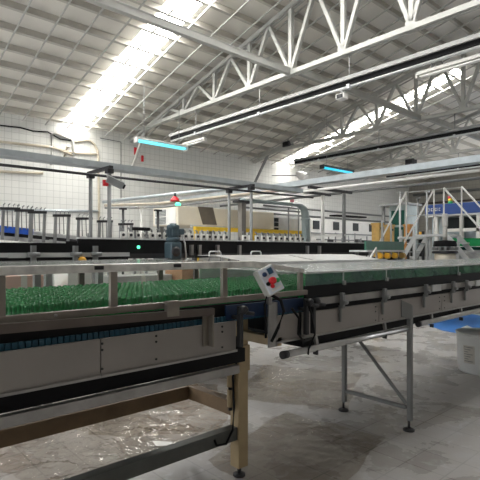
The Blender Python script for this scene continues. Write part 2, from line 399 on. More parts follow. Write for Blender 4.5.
# ------------------------------------------------------------------ overhead cable trays and their posts
def tray(p, q, w, h, label, m, posts=None):
    p = Vector(p); q = Vector(q); d = (q - p).normalized(); sd = d.cross(Vector((0, 0, 1)))
    t = thing('cable_tray', label, 'cable tray', (p + q) / 2, 'overhead cable trays')
    for s in (-1, 1):
        MB().beam(p + sd * s * w / 2, q + sd * s * w / 2, 0.02, h).build('side_rail', m, t)
    MB().beam(p - Vector((0, 0, h / 2 - 0.01)), q - Vector((0, 0, h / 2 - 0.01)), w, 0.012).build('tray_floor', m, t)
    cb = MB()
    for s in (-0.3, -0.1, 0.12, 0.3):
        cb.tube([p + sd * w * s * 0.9 - Vector((0, 0, h / 2 - 0.04)), q + sd * w * s * 0.9 - Vector((0, 0, h / 2 - 0.04))], 0.018, 6)
    cb.build('cables', DARK, t)
    return t
tray((0.5, 7.0, 2.93), (8.1, 7.0, 2.93), 0.22, 0.09, 'long galvanised cable tray running from the left edge on steel posts', GALV)
tray((8.3, 13.0, 3.13), (8.3, 1.8, 3.13), 0.22, 0.12, 'wide galvanised cable tray coming in from the right edge over the plant', GALV)
for i, (x, lab) in enumerate(((3.32, 'left'), (6.3, 'middle'))):
    t = thing('tray_post', 'twin steel post stand carrying the long cable tray, %s one' % lab, 'post stand', (x, 7, 0), 'cable tray stands')
    for yy in (6.67, 7.33):
        MB().tube([(x, yy, 0), (x, yy, 2.79)], 0.030, 12).build('post', GREYP, t)
        MB().box((x - 0.08, yy - 0.08, 0), (x + 0.08, yy + 0.08, 0.015)).build('foot_plate', STEEL, t)
        MB().box((x - 0.05, yy - 0.05, 2.77), (x + 0.05, yy + 0.05, 2.835)).build('clamp', DARK, t)
    MB().beam((x, 6.6, 2.858), (x, 7.4, 2.858), 0.06, 0.045).build('crossbar', DARK, t)
t = thing('tray_post', 'steel stand with one white and one dark post under the wide cable tray', 'post stand', (9.3, 7, 0), 'cable tray stands')
MB().tube([(9.3, 7.27, 0), (9.3, 7.27, 2.95)], 0.045, 12).build('post', WHITE, t)['label'] = 'white post'
MB().tube([(9.3, 6.64, 0), (9.3, 6.64, 2.95)], 0.042, 12).build('post', GREYP, t)['label'] = 'grey post'
MB().beam((8.0, 6.64, 2.98), (9.6, 6.64, 2.98), 0.06, 0.06).build('crossbar', DARK, t)
MB().beam((8.0, 7.27, 2.98), (9.6, 7.27, 2.98), 0.06, 0.06).build('crossbar', DARK, t)
MB().beam((9.3, 6.6, 1.95), (9.3, 7.3, 1.95), 0.05, 0.05).build('tie_bar', WHITE, t)

def pipe(pts, r, label, m, name='pipe', group=None, n=8):
    tag(MB().tube(pts, r, n).build(name, m), label, 'pipe' if 'cable' not in name else 'cable', group)
pipe([(0.6, 6.60, 2.70), (3.3, 6.60, 2.71), (6.3, 6.60, 2.73), (8.1, 6.60, 2.75)], 0.02, 'thin dark pipe hung just below the long cable tray', DARK)
pipe([(0.4, 7.35, 3.0), (6, 7.35, 3.02), (8, 7.35, 3.02)], 0.02, 'dark cable laid along the back edge of the long cable tray', DARK, 'cable')
pipe([(8.28, 11, 2.94), (8.28, 1.8, 2.94)], 0.03, 'pale pipe clipped below the wide cable tray', WHITE)
pipe([(10.6, 12.8, 3.15), (10.6, 2.5, 3.15)], 0.035, 'dark pipe running behind the wide cable tray', GREYP)
a = P(105, 205.5, y=11.2); b2 = P(160, 203.5, y=9.5); c2 = P(280, 190.5, y=7.6); 
pipe([a, b2, c2, P(300, 187.5, y=7.45)], 0.035, 'pale pipe rising to the right across the tiled wall', PIPEB)
pipe([P(105, 208, y=11.3), P(160, 207.5, y=9.7), P(240, 199, y=8.4)], 0.02, 'thin grey pipe just under the pale rising pipe', GREYP)
pipe([P(103, 202, y=12.6), P(200, 191, y=9.8), P(262, 187, y=8.8)], 0.045, 'grey pipe just above the pale rising pipe', GALV)
# wall pipes
WY = YW - 0.04
def wp(px, py, y=WY): return P(px, py, y=y)
pipe([wp(-12, 140.5), wp(50, 147), wp(62, 150)], 0.034, 'beige pipe along the top of the tiled wall at the left edge', PIPEB, group='wall pipes')
pipe([wp(62, 150.5), wp(75, 153), wp(98, 154.5)], 0.03, 'beige pipe bending below the skylight on the tiled wall', PIPEB, group='wall pipes')
pipe([wp(-12, 171), wp(43, 173.3)], 0.034, 'short beige pipe end on the tiled wall below the cable tray', PIPEB, group='wall pipes')
pipe([wp(-12, 124), wp(20, 127.5), wp(33, 131), wp(48, 132), wp(60, 139), wp(74, 141)], 0.02, 'black cable sagging along the top of the tiled wall', BLACK, 'cable')
arch = [wp(75, 142)] + [wp(86 + 12 * math.sin(t_) , 155 - 15 * math.cos(t_) ) for t_ in (0.0, 0.4, 0.8, 1.2, 1.5)] + [wp(98.5, 170), wp(99, 205), wp(99, 232)]
pipe(arch, 0.036, 'pale pipe arching over and dropping down the tiled wall', PIPEB, group='wall pipes')
pipe([wp(-12, 209.3), wp(65, 211), wp(98, 211)], 0.036, 'grey conduit running along the tiled wall behind the raised frames', GALV, group='wall pipes')
pipe([wp(100, 138), wp(121, 142), wp(121, 200)], 0.011, 'dark thin cable dropping down the tiled wall', DARK, 'cable')
pipe([(13.0, 13.055, 3.35), (XW - .1, 13.055, 3.35)], 0.04, 'upper grey pipe along the far wall at right', GREYP, group='far wall pipes')
pipe([(13.0, 13.055, 3.05), (XW - .1, 13.055, 3.05)], 0.04, 'lower grey pipe along the far wall at right', GREYP, group='far wall pipes')
pipe([(XW - .075, 12.8, 4.6), (XW - .075, 5, 4.6)], 0.07, 'thick grey pipe along the right end wall', GREYP, group='end wall pipes')
pipe([(XW - .055, 12.8, 4.1), (XW - .055, 5, 4.1)], 0.05, 'thin brown pipe along the right end wall', BROWN, group='end wall pipes')
# rail frame on the wall tray
t = thing('tubular_rack', 'pale tubular frame fixed on the tiled wall under the skylight', 'frame', wp(60, 158))
MB().tube([wp(51, 165), wp(51.5, 135), wp(55, 133), wp(71, 139), wp(73, 142), wp(73, 156)], 0.035).build('hoop', OFFW, t)
MB().tube([wp(53, 147), wp(72, 155)], 0.03).build('cross_tube', PIPEB, t)
MB().tube([wp(64, 158), wp(67, 147), wp(70, 146)], 0.035).build('tap_pipe', PIPEB, t)

# ------------------------------------------------------------------ front line: left bottle conveyor
YF = 2.1
XE = 1.86           # right end of the left side panel
t = L = thing('bottle_conveyor', 'long steel bottle conveyor in the foreground, left section on beige legs with glazed guard', 'conveyor', (1.1, 2.7, 0))
XL = -0.45
for a, b_ in ((XL, 1.0), (1.003, XE)):
    MB().box((a, YF, 1.0), (b_, YF + 0.02, 1.178), 0.004).build('side_panel', PANEL, t)
    MB().box((a, YF - 0.012, 0.995), (b_, YF + 0.02, 1.008)).build('panel_lip', STEEL, t)
for px in (102, 156, 222):
    for z in (1.155, 1.125, 1.035):
        x = XA(px, YF); MB().lathe((x, YF, z), [(0.006, 0), (0.006, 0.005), (0.003, 0.007)], 8, (0, -1, 0)).build('bolt', DARK, t)
MB().box((XL, YF + 0.03, 0.915), (XE + 0.1, 3.3, 0.998)).build('under_tray', BLACK, t)
MB().box((XL, YF - 0.01, 0.862), (XE + 0.02, YF + 0.03, 0.912), 0.003).build('lower_rail', STEEL, t)
# blue modular belt: slab plus teeth along the front edge
bl = MB(); bl.box((XL, YF + 0.035, 1.172), (2.46, 3.32, 1.204))
x = XL
while x < 2.45:
    bl.box((x, YF + 0.026, 1.172), (x + 0.021, YF + 0.06, 1.2065)); x += 0.028
bl.build('belt', BLUEBELT, t)
MB().box((XL, YF + 0.036, 1.207), (2.46, YF + 0.046, 1.28)).build('bottle_guide', BLACK, t)
MB().box((XL, 3.30, 1.206), (2.46, 3.32, 1.29)).build('bottle_guide', BLACK, t)
xq = XA(213, YF - .04); MB().prism([(XL, YF - 0.055, 1.285), (xq, YF - 0.055, 1.236), (xq, YF - 0.055, 1.275), (XL, YF - 0.055, 1.326)], (0, 0.035, 0)).build('guard_rail', BROWN, t)
MB().box((XL, YF - 0.018, 1.294), (2.5, YF + 0.012, 1.327), 0.003).build('sill_rail', RAILST, t)
for px in (44 + 10, 167):
    x = XA(px, YF); MB().lathe((x, YF - 0.018, 1.312), [(0.007, 0), (0.007, 0.006), (0.003, 0.008)], 8, (0, -1, 0)).build('bolt', STEEL, t)
MB().box((XA(161, YF), YF - 0.06, 1.255), (XA(173, YF), YF - 0.03, 1.335)).build('joint_plate', RAILST, t)
# navy side face of the belt bed where the guard rail stops
MB().box((1.80, YF + 0.02, 1.185), (2.5, YF + 0.034, 1.27)).build('bed_side', NAVY, t)
# glazing posts, glass, top strip
POSTF = [0.562, 1.065, 1.765, 2.44]
for x in POSTF:
    MB().box((x - 0.018, YF - 0.012, 1.325), (x + 0.018, YF + 0.012, 1.496 if x < 2.2 else 1.462), 0.002).build('guard_post', RAILST, t)
for x in (0.89, 1.43, 2.1, 2.46):
    MB().box((x - 0.02, 3.30, 1.2), (x + 0.02, 3.325, 1.5), 0.002).build('guard_post', BROWN, t)
xb = XL
for x in POSTF:
    MB().box((xb + 0.018, YF - 0.003, 1.327), (x - 0.018, YF + 0.003, 1.494 if x < 2.2 else 1.46)).build('glass_pane', GLASS, t)
    xb = x
MB().box((XL, 3.31, 1.29), (2.44, 3.316, 1.50)).build('glass_pane', GLASS, t)
MB().box((XL, YF - 0.02, 1.495), (1.98, YF + 0.03, 1.533), 0.004).build('top_rail', COVER, t)
MB().prism([(1.98, YF - 0.02, 1.495), (2.46, YF - 0.02, 1.445), (2.46, YF - 0.02, 1.470), (1.98, YF - 0.02, 1.533)], (0, 0.05, 0)).build('top_rail', COVER, t)
MB().box((XL, YF + 0.03, 1.521), (1.98, 3.35, 1.527)).build('top_cover', CLEAR, t)
MB().prism([(1.98, YF + 0.03, 1.521), (2.46, YF + 0.03, 1.458), (2.46, YF + 0.03, 1.464), (1.98, YF + 0.03, 1.527)], (0, 1.25, 0)).build('top_cover', CLEAR, t)
MB().box((XL, 3.31, 1.495), (1.98, 3.35, 1.520)).build('rear_rail', COVER, t)
for px in (97, 175):
    x = XA(px, YF); MB().box((x - 0.022, YF - 0.026, 1.508), (x + 0.022, YF - 0.019, 1.526)).build('clip', DARK, t)
# hanging bracket at the end of the guard rail
x = XA(205, YF)
b = MB(); b.box((x - 0.022, YF - 0.014, 1.06), (x + 0.022, YF - 0.002, 1.245)); b.box((x + 0.012, YF - 0.055, 1.06), (x + 0.022, YF - 0.002, 1.245))
b.build('rail_bracket', RAILST, t)
# beige legs and base frame
xl = 2.23
MB().box((xl - 0.045, 2.44, 0.07), (xl + 0.045, 2.53, 1.17), 0.004).build('leg', BEIGE, t)
MB().box((xl - 0.06, 2.425, 0.75), (xl + 0.05, 2.545, 0.93), 0.004).build('leg_sleeve', BEIGE, t)
MB().tube([(xl, 2.485, 0.0), (xl, 2.485, 0.075)], 0.014).build('leg_bolt', DARK, t)
MB().lathe((xl, 2.485, 0), [(0.045, 0), (0.045, 0.012), (0.02, 0.02)], 12).build('leg_foot', DARK, t)
for yy in (2.45, 3.05): MB().box((-0.42, yy, 0.0), (-0.33, yy + 0.09, 1.17), 0.004).build('leg', BEIGEOLD, t)
MB().box((xl - 0.01, 3.02, 0.40), (xl + 0.045, 3.14, 0.525), 0.004).build('corner_plate', BEIGEOLD, t)
MB().box((xl - 0.04, 2.53, 0.42), (xl + 0.04, 3.06, 0.52), 0.004).build('cross_beam', BEIGEOLD, t)
MB().box((XL, 3.04, 0.415), (xl - 0.04, 3.13, 0.52), 0.004).build('rear_beam', BEIGEOLD, t)
b = MB(); b.box((XL, 2.455, 0.27), (xl - 0.04, 2.53, 0.36), 0.004)
b.build('front_beam', GREENGREY, t)
for z in (0.70, 0.56):
    MB().tube([(xl - 0.07, 2.50, z - 0.06), (xl - 0.07, 2.50, z + 0.06)], 0.024).build('hinge_barrel', BEIGE, t)
    MB().tube([(xl - 0.07, 2.50, z - 0.085), (xl - 0.07, 2.50, z + 0.085)], 0.015).build('hinge_pin', DARK, t)
MB().tube([(xl - 0.06, 2.45, 1.0), (xl - 0.065, 2.43, 0.85), (xl - 0.09, 2.45, 0.72), (xl - 0.08, 2.45, 0.5), (xl - 0.1, 2.44, 0.36), (xl - 0.16, 2.44, 0.28), (xl - 0.24, 2.445, 0.29), (xl - 0.25, 2.455, 0.33)], 0.008, 6).build('hose', BLACK, t)
b = MB(); b.prism([(xl + 0.045, 2.5, 0.92), (xl + 0.045, 2.5, 1.02), (xl + 0.11, 2.5, 1.02)], (0, -0.02, 0)); b.box((xl - 0.03, 2.1, 0.975), (xl + 0.03, 2.46, 1.035), 0.004)
b.build('bracket_arm', BEIGE, t)
MB().tube([(xl + 0.02, 2.2, 1.09), (xl + 0.11, 2.2, 1.09)], [0.05, 0.05]).build('drive_hub', DARK, t)

# ------------------------------------------------------------------ front line: right conveyor
t = Rr = thing('conveyor', 'steel conveyor section running to the right edge on thin adjustable legs', 'conveyor', (4.2, 2.7, 0))
XR = 9.2
MB().box((2.2, YF, 1.0), (2.43, YF + 0.02, 1.172), 0.004).build('side_panel', PANEL, L)
MB().box((2.2, YF - 0.01, 0.995), (2.43, YF + 0.02, 1.006)).build('panel_lip', STEEL, L)
for a, b_ in ((2.475, 3.42), (3.425, 4.55), (4.555, XR)):
    MB().box((a, YF, 1.0), (b_, YF + 0.02, 1.172), 0.004).build('side_panel', PANEL, t)
    MB().box((a, YF - 0.01, 0.995), (b_, YF + 0.02, 1.006)).build('panel_lip', STEEL, t)
    for xx in (a + 0.05, b_ - 0.05):
        for z in (1.14, 1.10, 1.03):
            MB().lathe((xx, YF, z), [(0.005, 0), (0.005, 0.005), (0.002, 0.006)], 8, (0, -1, 0)).build('bolt', DARK, t)
MB().box((2.5, YF + 0.03, 0.925), (XR, 3.3, 0.998)).build('under_tray', BLACK, t)
MB().box((2.5, YF + 0.012, 1.172), (XR, YF + 0.03, 1.212)).build('dark_gap_strip', BLACK, t)
MB().box((2.5, YF - 0.015, 1.212), (XR, YF + 0.02, 1.264), 0.003).build('guide_rail', STEEL, t)
MB().box((2.5, YF + 0.0, 1.266), (XR, YF + 0.02, 1.352), 0.003).build('guard_strip', BLACK, t)
MB().box((2.5, YF + 0.03, 1.172), (XR, 3.32, 1.204)).build('belt', BLUEBELT, t)
MB().box((2.5, 3.30, 1.206), (XR, 3.32, 1.435)).build('rear_guard', LGREY, t)
xs_ = [2.5, 3.46, 4.35, XR]
for a, b_ in zip(xs_, xs_[1:]):
    MB().box((a + 0.006, YF + 0.002, 1.354), (b_ - 0.006, YF + 0.008, 1.435)).build('glass_pane', TEAL, t)
    MB().prism([(a + 0.004, YF - 0.005, 1.437), (b_ - 0.004, YF - 0.005, 1.437), (b_ - 0.004, 2.75, 1.441), (a + 0.004, 2.75, 1.441)], (0, 0, 0.006)).build('top_cover', HAZY, t)
    MB().prism([(a + 0.004, 2.76, 1.441), (b_ - 0.004, 2.76, 1.441), (b_ - 0.004, 3.35, 1.445), (a + 0.004, 3.35, 1.445)], (0, 0, 0.006)).build('top_cover', HAZY, t)
MB().box((2.5, YF - 0.012, 1.434), (XR, YF + 0.012, 1.448)).build('top_edge', LGREY, t)
for px in (343, 386, 458):
    x = XA(px, YF); MB().box((x - 0.012, YF - 0.02, 1.34), (x + 0.012, YF, 1.372)).build('clip', STEEL, t)
    MB().box((x - 0.004, YF - 0.006, 1.37), (x + 0.004, YF + 0.001, 1.44)).build('pane_clip_rod', LGREY, t)
for i, px in enumerate((339, 381.5, 423, 450.5, 464)):
    x = XA(px, YF)
    b = MB(); b.box((x - 0.016, YF - 0.045, 1.17), (x + 0.016, YF - 0.015, 1.285), 0.003); b.tube([(x - 0.02, YF - 0.05, 1.215), (x + 0.03, YF - 0.05, 1.215)], 0.017); b.box((x - 0.007, YF - 0.02, 1.07), (x + 0.007, YF - 0.001, 1.19))
    b.build('guide_clamp', GREYP, t)
for px, py in ((434, 289), (477, 284)):
    x = XA(px, YF); MB().box((x - 0.09, YF - 0.03, 1.208), (x + 0.09, YF - 0.014, 1.27), 0.002).build('joint_plate', LGREY, t)
# tubes hung beneath the panel
ta = MB().tube([(2.30, YF, 0.912), (3.92, YF, 0.905)], 0.024, 14).build('drain_tube', TUBEST, t)
MB().tube([(2.26, YF, 0.912), (2.31, YF, 0.912)], 0.026, 14).build('tube_cap', DARK, ta)
tb = MB().tube([(4.10, YF, 0.922), (XR, YF, 0.965)], 0.024, 14).build('drain_tube', TUBEST, t)
MB().tube([(4.07, YF, 0.922), (4.11, YF, 0.922)], 0.026, 14).build('tube_cap', DARK, tb)
for x in (2.62, 3.52, 4.35, 5.0):
    MB().beam((x, YF, 0.93), (x - 0.02, YF, 0.998), 0.02, 0.025).build('tube_hanger', STEEL, t)
    MB().box((x - 0.03, YF - 0.025, 0.868), (x - 0.015, YF + 0.01, 0.90)).build('tube_clip', DARK, t)
# leg frame
xg = 3.9
MB().box((xg - 0.022, 2.065, 0.09), (xg + 0.022, 2.105, 1.11), 0.004).build('leg', GREYP, t)
MB().box((xg - 0.022, 2.76, 0.09), (xg + 0.022, 2.80, 0.93), 0.004).build('leg', GREYP, t)
MB().prism([(xg - 0.022, 2.062, 1.12), (xg - 0.022, 2.062, 0.99), (xg - 0.13, 2.098, 1.02), (xg - 0.13, 2.098, 1.165)], (0.0, -0.006, 0)).build('leg_gusset', GREYP, t)
for yy in (2.095, 2.79):
    MB().tube([(xg, yy, 0.012), (xg, yy, 0.095)], 0.011).build('foot_stem', DARK, t)
    MB().lathe((xg, yy, 0), [(0.05, 0), (0.05, 0.014), (0.025, 0.026)], 14).build('foot_pad', DARK, t)
MB().beam((xg, 2.12, 0.20), (xg, 2.77, 0.20), 0.03, 0.03).build('lower_brace', GREYP, t)
MB().beam((xg, 2.12, 0.23), (xg, 2.76, 0.88), 0.03, 0.02).build('diagonal_brace', GREYP, t)
for yy in (2.095, 2.79):
    MB().box((8.6, yy - .03, 0), (8.66, yy + .03, 1.0), 0.004).build('leg', STEEL, t)
# clamps and cables where the two sections meet
for px in (235, 301, 308):
    x = XA(px, YF)
    b = MB(); b.box((x - 0.014, YF - 0.06, 1.03), (x + 0.014, YF - 0.03, 1.27), 0.003); b.tube([(x - 0.03, YF - 0.07, 1.24), (x + 0.06, YF - 0.10, 1.225)], 0.012); b.lathe((x, YF - 0.06, 1.25), [(0.026, 0), (0.026, 0.03), (0.012, 0.04)], 10, (0, -1, 0)); b.tube([(x, YF - 0.045, 1.2), (x, YF + 0.02, 1.2)], 0.012)
    b.build('side_clamp', DARK, t)
MB().tube([(2.30, 2.05, 1.22), (2.36, 2.04, 1.15), (2.35, 2.04, 1.05), (2.42, 2.05, 0.99), (2.55, 2.08, 0.99)], 0.008, 6).build('cable', BLACK, t)
MB().tube([(2.42, 2.03, 1.27), (2.46, 2.02, 1.18), (2.50, 2.02, 1.03), (2.47, 2.05, 0.93), (2.49, 2.07, 0.89)], 0.007, 6).build('cable', BLACK, t)

# control box on its plate
cx, cy, cz = 2.03, 1.995, 1.415
t = thing('control_box', 'small tilted grey control box with coloured buttons on the foreground conveyor', 'control box', (cx, cy, cz))
R = Matrix.Rotation(math.radians(-22), 4, 'Z') @ Matrix.Rotation(math.radians(-26), 4, 'Y') @ Matrix.Rotation(math.radians(-12), 4, 'X')
def lb(name, mb, m):
    bmesh.ops.transform(mb.bm, matrix=Matrix.Translation((cx, cy, cz)) @ R, verts=mb.bm.verts); return mb.build(name, m, t)
lb('housing', MB().box((-0.055, -0.04, -0.085), (0.055, 0.05, 0.085), 0.006), OFFW)
lb('face_plate', MB().box((-0.05, -0.046, -0.08), (0.05, -0.039, 0.08), 0.003), mat('pale_blue_plate', (0.66, 0.70, 0.76), .4))
k_ = lambda x, z, r, h: MB().lathe((x, -0.045, z), [(r, 0), (r, h * .8), (r * .7, h)], 14, (0, -1, 0))
lb('selector_knob', k_(-0.022, 0.045, 0.014, 0.012), NAVY)
lb('display', MB().box((0.004, -0.052, 0.03), (0.036, -0.045, 0.068), 0.002), mat('blue_display', (0.03, 0.09, 0.16), .2))
lb('emergency_stop', k_(0.0, -0.008, 0.022, 0.034), RED)
lb('start_button', k_(0.034, -0.02, 0.014, 0.016), GREENL)
lb('black_button', k_(-0.030, -0.014, 0.012, 0.014), BLACK)
lb('stop_button', k_(-0.012, -0.038, 0.012, 0.014), RED)
lb('label_strip', MB().box((-0.03, -0.049, -0.068), (0.04, -0.045, -0.056)), WHITE)
b = MB(); b.box((2.09, YF - 0.05, 0.99), (2.165, YF - 0.035, 1.27), 0.003); b.box((2.155, YF - 0.05, 0.99), (2.165, YF + 0.0, 1.27)); b.tube([(2.09, YF - 0.05, 1.27), (2.05, YF - 0.09, 1.345)], 0.018)
b.build('mounting_plate', STEEL, t)
MB().tube([(2.05, 2.0, 1.33), (2.12, 1.98, 1.29), (2.16, 1.99, 1.22), (2.13, 2.01, 1.12), (2.10, 2.04, 1.03)], 0.010, 8).build('cable', BLACK, t)
MB().tube([(2.02, 2.0, 1.33), (2.0, 2.0, 1.27), (2.03, 2.02, 1.17), (2.05, 2.04, 1.06)], 0.007, 6).build('cable', BLACK, t)

# ------------------------------------------------------------------ green bottles
def bottle_mb(c, mb, n):
    r = 0.0248
    mb.lathe(c, [(r * .85, 0), (r, 0.006), (r, 0.062), (r * .84, 0.080), (0.011, 0.104), (0.0092, 0.138), (0.0128, 0.140), (0.0128, 0.150), (0.0090, 0.151), (0.0085, 0.13)], n)
BZ = 1.2045
spots = []
col = 0; x = 0.30
while x < 8.6:
    y = 2.178 + (0.0285 if col % 2 else 0)
    while y < 3.27:
        j = 0.004
        v = Vector((x + random.uniform(-j, j), y + random.uniform(-j, j), BZ))
        r = v - Vector((0, 0, CAMZ)); dd = r.dot(FW); px = 240 + FPX * r.dot(RT) / dd
        if -8 < px < 492: spots.append((dd, v, px))
        y += 0.057
    col += 1; x += 0.0495
near = sorted([s for s in spots if s[2] > -2], key=lambda s: s[0]); ind = near[:300]; ids = {id(s) for s in ind}
rest = [s for s in spots if id(s) not in ids]
mb = MB(); bottle_mb((0, 0, 0), mb, 14)
b0 = mb.build('glass_bottle', BOTTLE, loc=(0, 0, 0))
tag(b0, 'small empty green glass bottle standing in the packed crowd on the foreground conveyor', 'bottle', 'green bottles on the foreground conveyor')
for i, (dd, v, px) in enumerate(ind):
    o = b0 if i == 0 else b0.copy()
    if i: C.objects.link(o)
    o.location = v; o.rotation_euler = (0, 0, random.uniform(0, 6))
mb = MB()
for dd, v, px in rest: bottle_mb(v, mb, 8)
o = mb.build('glass_bottles', BOTTLE)
tag(o, 'farther crowd of green glass bottles filling the conveyor to the right edge', 'bottles', None, 'stuff')

# ------------------------------------------------------------------ floor things
# bucket
bc = P(480, 370, d=6.2); bc.z = 0
t = thing('bucket', 'white plastic tub with a printed label on the floor at the right edge', 'bucket', bc)
H = 0.52
MB().lathe(bc, [(0.25, 0), (0.265, 0.02), (0.283, H - 0.05), (0.286, H - 0.04), (0.286, H - 0.025), (0.02, H - 0.025)], 32).build('tub', BUCKET, t)
MB().lathe(bc + Vector((0, 0, H)), [(0.293, -0.02), (0.296, 0.0), (0.28, 0.012), (0.02, 0.012)], 32).build('lid', BUCKET, t)
def on_tub(name, a0, a1, z0, z1, m, off=0.003):
    mb = MB(); k = 8
    vs = []
    for i in range(k + 1):
        a = a0 + (a1 - a0) * i / k
        col = []
        for z in (z0, z1):
            r = 0.265 + 0.02 * (z - 0.02) / (H - 0.07) + off
            col.append(mb.bm.verts.new(bc + Vector((math.cos(a) * r, math.sin(a) * r, z))))
        vs.append(col)
    for A, B in zip(vs, vs[1:]): mb.bm.faces.new((A[0], B[0], B[1], A[1]))
    return mb
ang0 = math.atan2(-bc.y, -bc.x)
lab = on_tub('label', ang0 - 0.75, ang0 - 0.22, 0.14, 0.37, LABELP).build('label', LABELP, t)
for i in range(7):
    z = 0.35 - i * 0.03
    on_tub('p', ang0 - 0.70, ang0 - 0.30 - 0.1 * (i % 3), z - 0.006, z + 0.002, PRINT, 0.005).build('print_line', PRINT, lab)
# blue tarp
poly = [P(424, 323, z=0.004), P(441, 330, z=0.004), P(462, 334, z=0.004), P(500, 338.5, z=0.004), P(520, 322, z=0.004), P(470, 314, z=0.004), P(436, 316, z=0.004)]
t = thing('floor_mat', 'bright blue sheet laid on the floor beyond the conveyor at right', 'floor sheet', (poly[0] + poly[4]) / 2 * Vector((1, 1, 0)) if False else Vector(((poly[0].x + poly[4].x) / 2, (poly[0].y + poly[4].y) / 2, 0)))
MB().prism([Vector((p.x, p.y, 0.001)) for p in poly], (0, 0, 0.006)).build('sheet', TARP, t)
w_ = [P(461, 327.5, z=0.008), P(466, 330, z=0.008), P(474, 329.5, z=0.008), P(472, 327.5, z=0.008), P(467, 325.5, z=0.008)]
MB().prism(w_, (0, 0, 0.002)).build('white_mark', WHITE, t)
# crumpled clear film sheets on the floor
def film(cx, cy, sx, sy, rot, amp, seed, label, n=110):
    mb = MB(); bm = mb.bm; rows = []
    for i in range(n + 1):
        r = []
        for j in range(n + 1):
            u = (i / n - .5); v = (j / n - .5)
            e = 1 + 0.12 * noise.noise(Vector((u * 3 + seed, v * 3, 0)))
            x = u * sx * e; y = v * sy * e
            p = Vector((x * 2.2 + seed, y * 2.2, seed))
            h = (1 - abs(noise.noise(p * 1.1)) * 2.2) ** 3 if abs(noise.noise(p * 1.1)) < .45 else 0
            h = max(0, h) * amp * .5 + amp * 0.5 * abs(noise.noise(p * 3.7)) + amp * .3 * abs(noise.noise(p * 9)) + amp * .15 * abs(noise.noise(p * 19))
            q = Matrix.Rotation(rot, 2) @ Vector((x, y))
            r.append(bm.verts.new((cx + q.x, cy + q.y, 0.003 + h)))
        rows.append(r)
    for A, B in zip(rows, rows[1:]):
        for j in range(n):
            f = bm.faces.new((A[j], A[j + 1], B[j + 1], B[j])); f.smooth = True
    o = mb.build('plastic_film', FILM); tag(o, label, 'plastic film', 'clear film on the floor')
a = P(75, 440, z=0)
film(a.x, a.y, 1.5, 1.7, 0.3, 0.07, 3.1, 'crumpled clear plastic film on the floor under the left conveyor frame')
a = P(160, 425, z=0); film(a.x + .3, a.y + .4, 1.5, 1.2, 0.9, 0.03, 8.7, 'flatter clear plastic film spread on the floor behind the beige leg')
a = P(300, 450, z=0); film(a.x, a.y, 1.3, 1.0, 0.2, 0.018, 15.2, 'thin clear plastic film lying in front of the beige leg, bottom centre')
a = P(300, 385, z=0); film(a.x, a.y, 1.5, 1.3, 0.5, 0.018, 21.4, 'thin clear plastic film lying between the beige leg and the thin steel legs')
pp = P(162, 443, z=0.0)
tag(MB().prism([P(152, 441, z=0.03), P(156, 446, z=0.03), P(174, 446, z=0.03), P(172, 442, z=0.03)], (0, 0, 0.003)).build('paper_scrap', WHITE), 'small white paper scrap on the film behind the front beam', 'paper')

# ------------------------------------------------------------------ middle ground conveyors
def legs(t, xs, ya, yb, z, m=GREYP, s=0.03):
    for x in xs:
        for y in (ya, yb): MB().box((x - s, y - s, 0), (x + s, y + s, z)).build('leg', m, t)
t = thing('conveyor', 'black sided conveyor behind the green bottles at the left edge', 'conveyor', (1.8, 4.6, 0))
MB().box((0.4, 4.4, 1.575), (2.4, 4.42, 1.665)).build('side_guard', BLACK, t)
MB().box((0.4, 4.37, 1.535), (2.4, 4.41, 1.575)).build('guide_rail', LGREY, t)
MB().box((0.4, 4.4, 1.48), (2.4, 4.8, 1.53)).build('bed', BLACK, t)
MB().box((0.4, 4.78, 1.53), (2.4, 4.8, 1.64)).build('side_guard', BLACK, t)
for px in (33, 75, 95):
    x = XA(px, 4.36); b = MB(); b.box((x - 0.02, 4.33, 1.42), (x + 0.02, 4.37, 1.64)); b.tube([(x - 0.05, 4.33, 1.56), (x + 0.05, 4.33, 1.56)], 0.02)
    b.build('guide_clamp', GREYP, t)
x = XA(17, 4.36); MB().box((x - .07, 4.355, 1.53), (x + .07, 4.368, 1.575)).build('joint_plate', LGREY, t)
legs(t, (0.9, 1.6, 2.25), 4.45, 4.75, 1.48)
x = XA(84, 4.3); tag(MB().lathe((x, 4.36, 1.497), [(0.035, 0), (0.04, 0.01), (0.04, 0.03), (0.02, 0.045)], 14, (0, -1, 0)).build('amber_reflector', AMBER), 'round amber reflector below the black conveyor at left', 'reflector')

t = thing('conveyor', 'long black conveyor crossing the hall at eye height behind the motor', 'conveyor', (6, 6.1, 0))
MB().box((2.5, 5.9, 1.55), (9.3, 5.93, 1.745)).build('side_guard', BLACK, t)
MB().box((2.5, 5.88, 1.745), (9.3, 5.95, 1.765)).build('top_rail', LGREY, t)
MB().box((2.5, 5.9, 1.48), (9.3, 6.3, 1.55)).build('bed', DARK, t)
MB().box((2.5, 6.28, 1.55), (9.3, 6.30, 1.72)).build('side_guard', BLACK, t)
legs(t, (2.8, 4.4, 6.0, 7.6, 9.1), 5.95, 6.25, 1.48)
for px in (192, 200, 218, 240, 308, 320):
    x = XA(px, 5.86); MB().box((x - 0.025, 5.85, 1.52), (x + 0.025, 5.90, 1.68)).build('guide_clamp', STEEL, t)
x = XA(138, 5.87); tag(MB().lathe((x, 5.86, 1.64), [(0.024, 0), (0.024, 0.01), (0.015, 0.025)], 12, (0, -1, 0)).build('indicator_lamp', GLOW), 'small lit green indicator lamp on the long black conveyor', 'lamp')

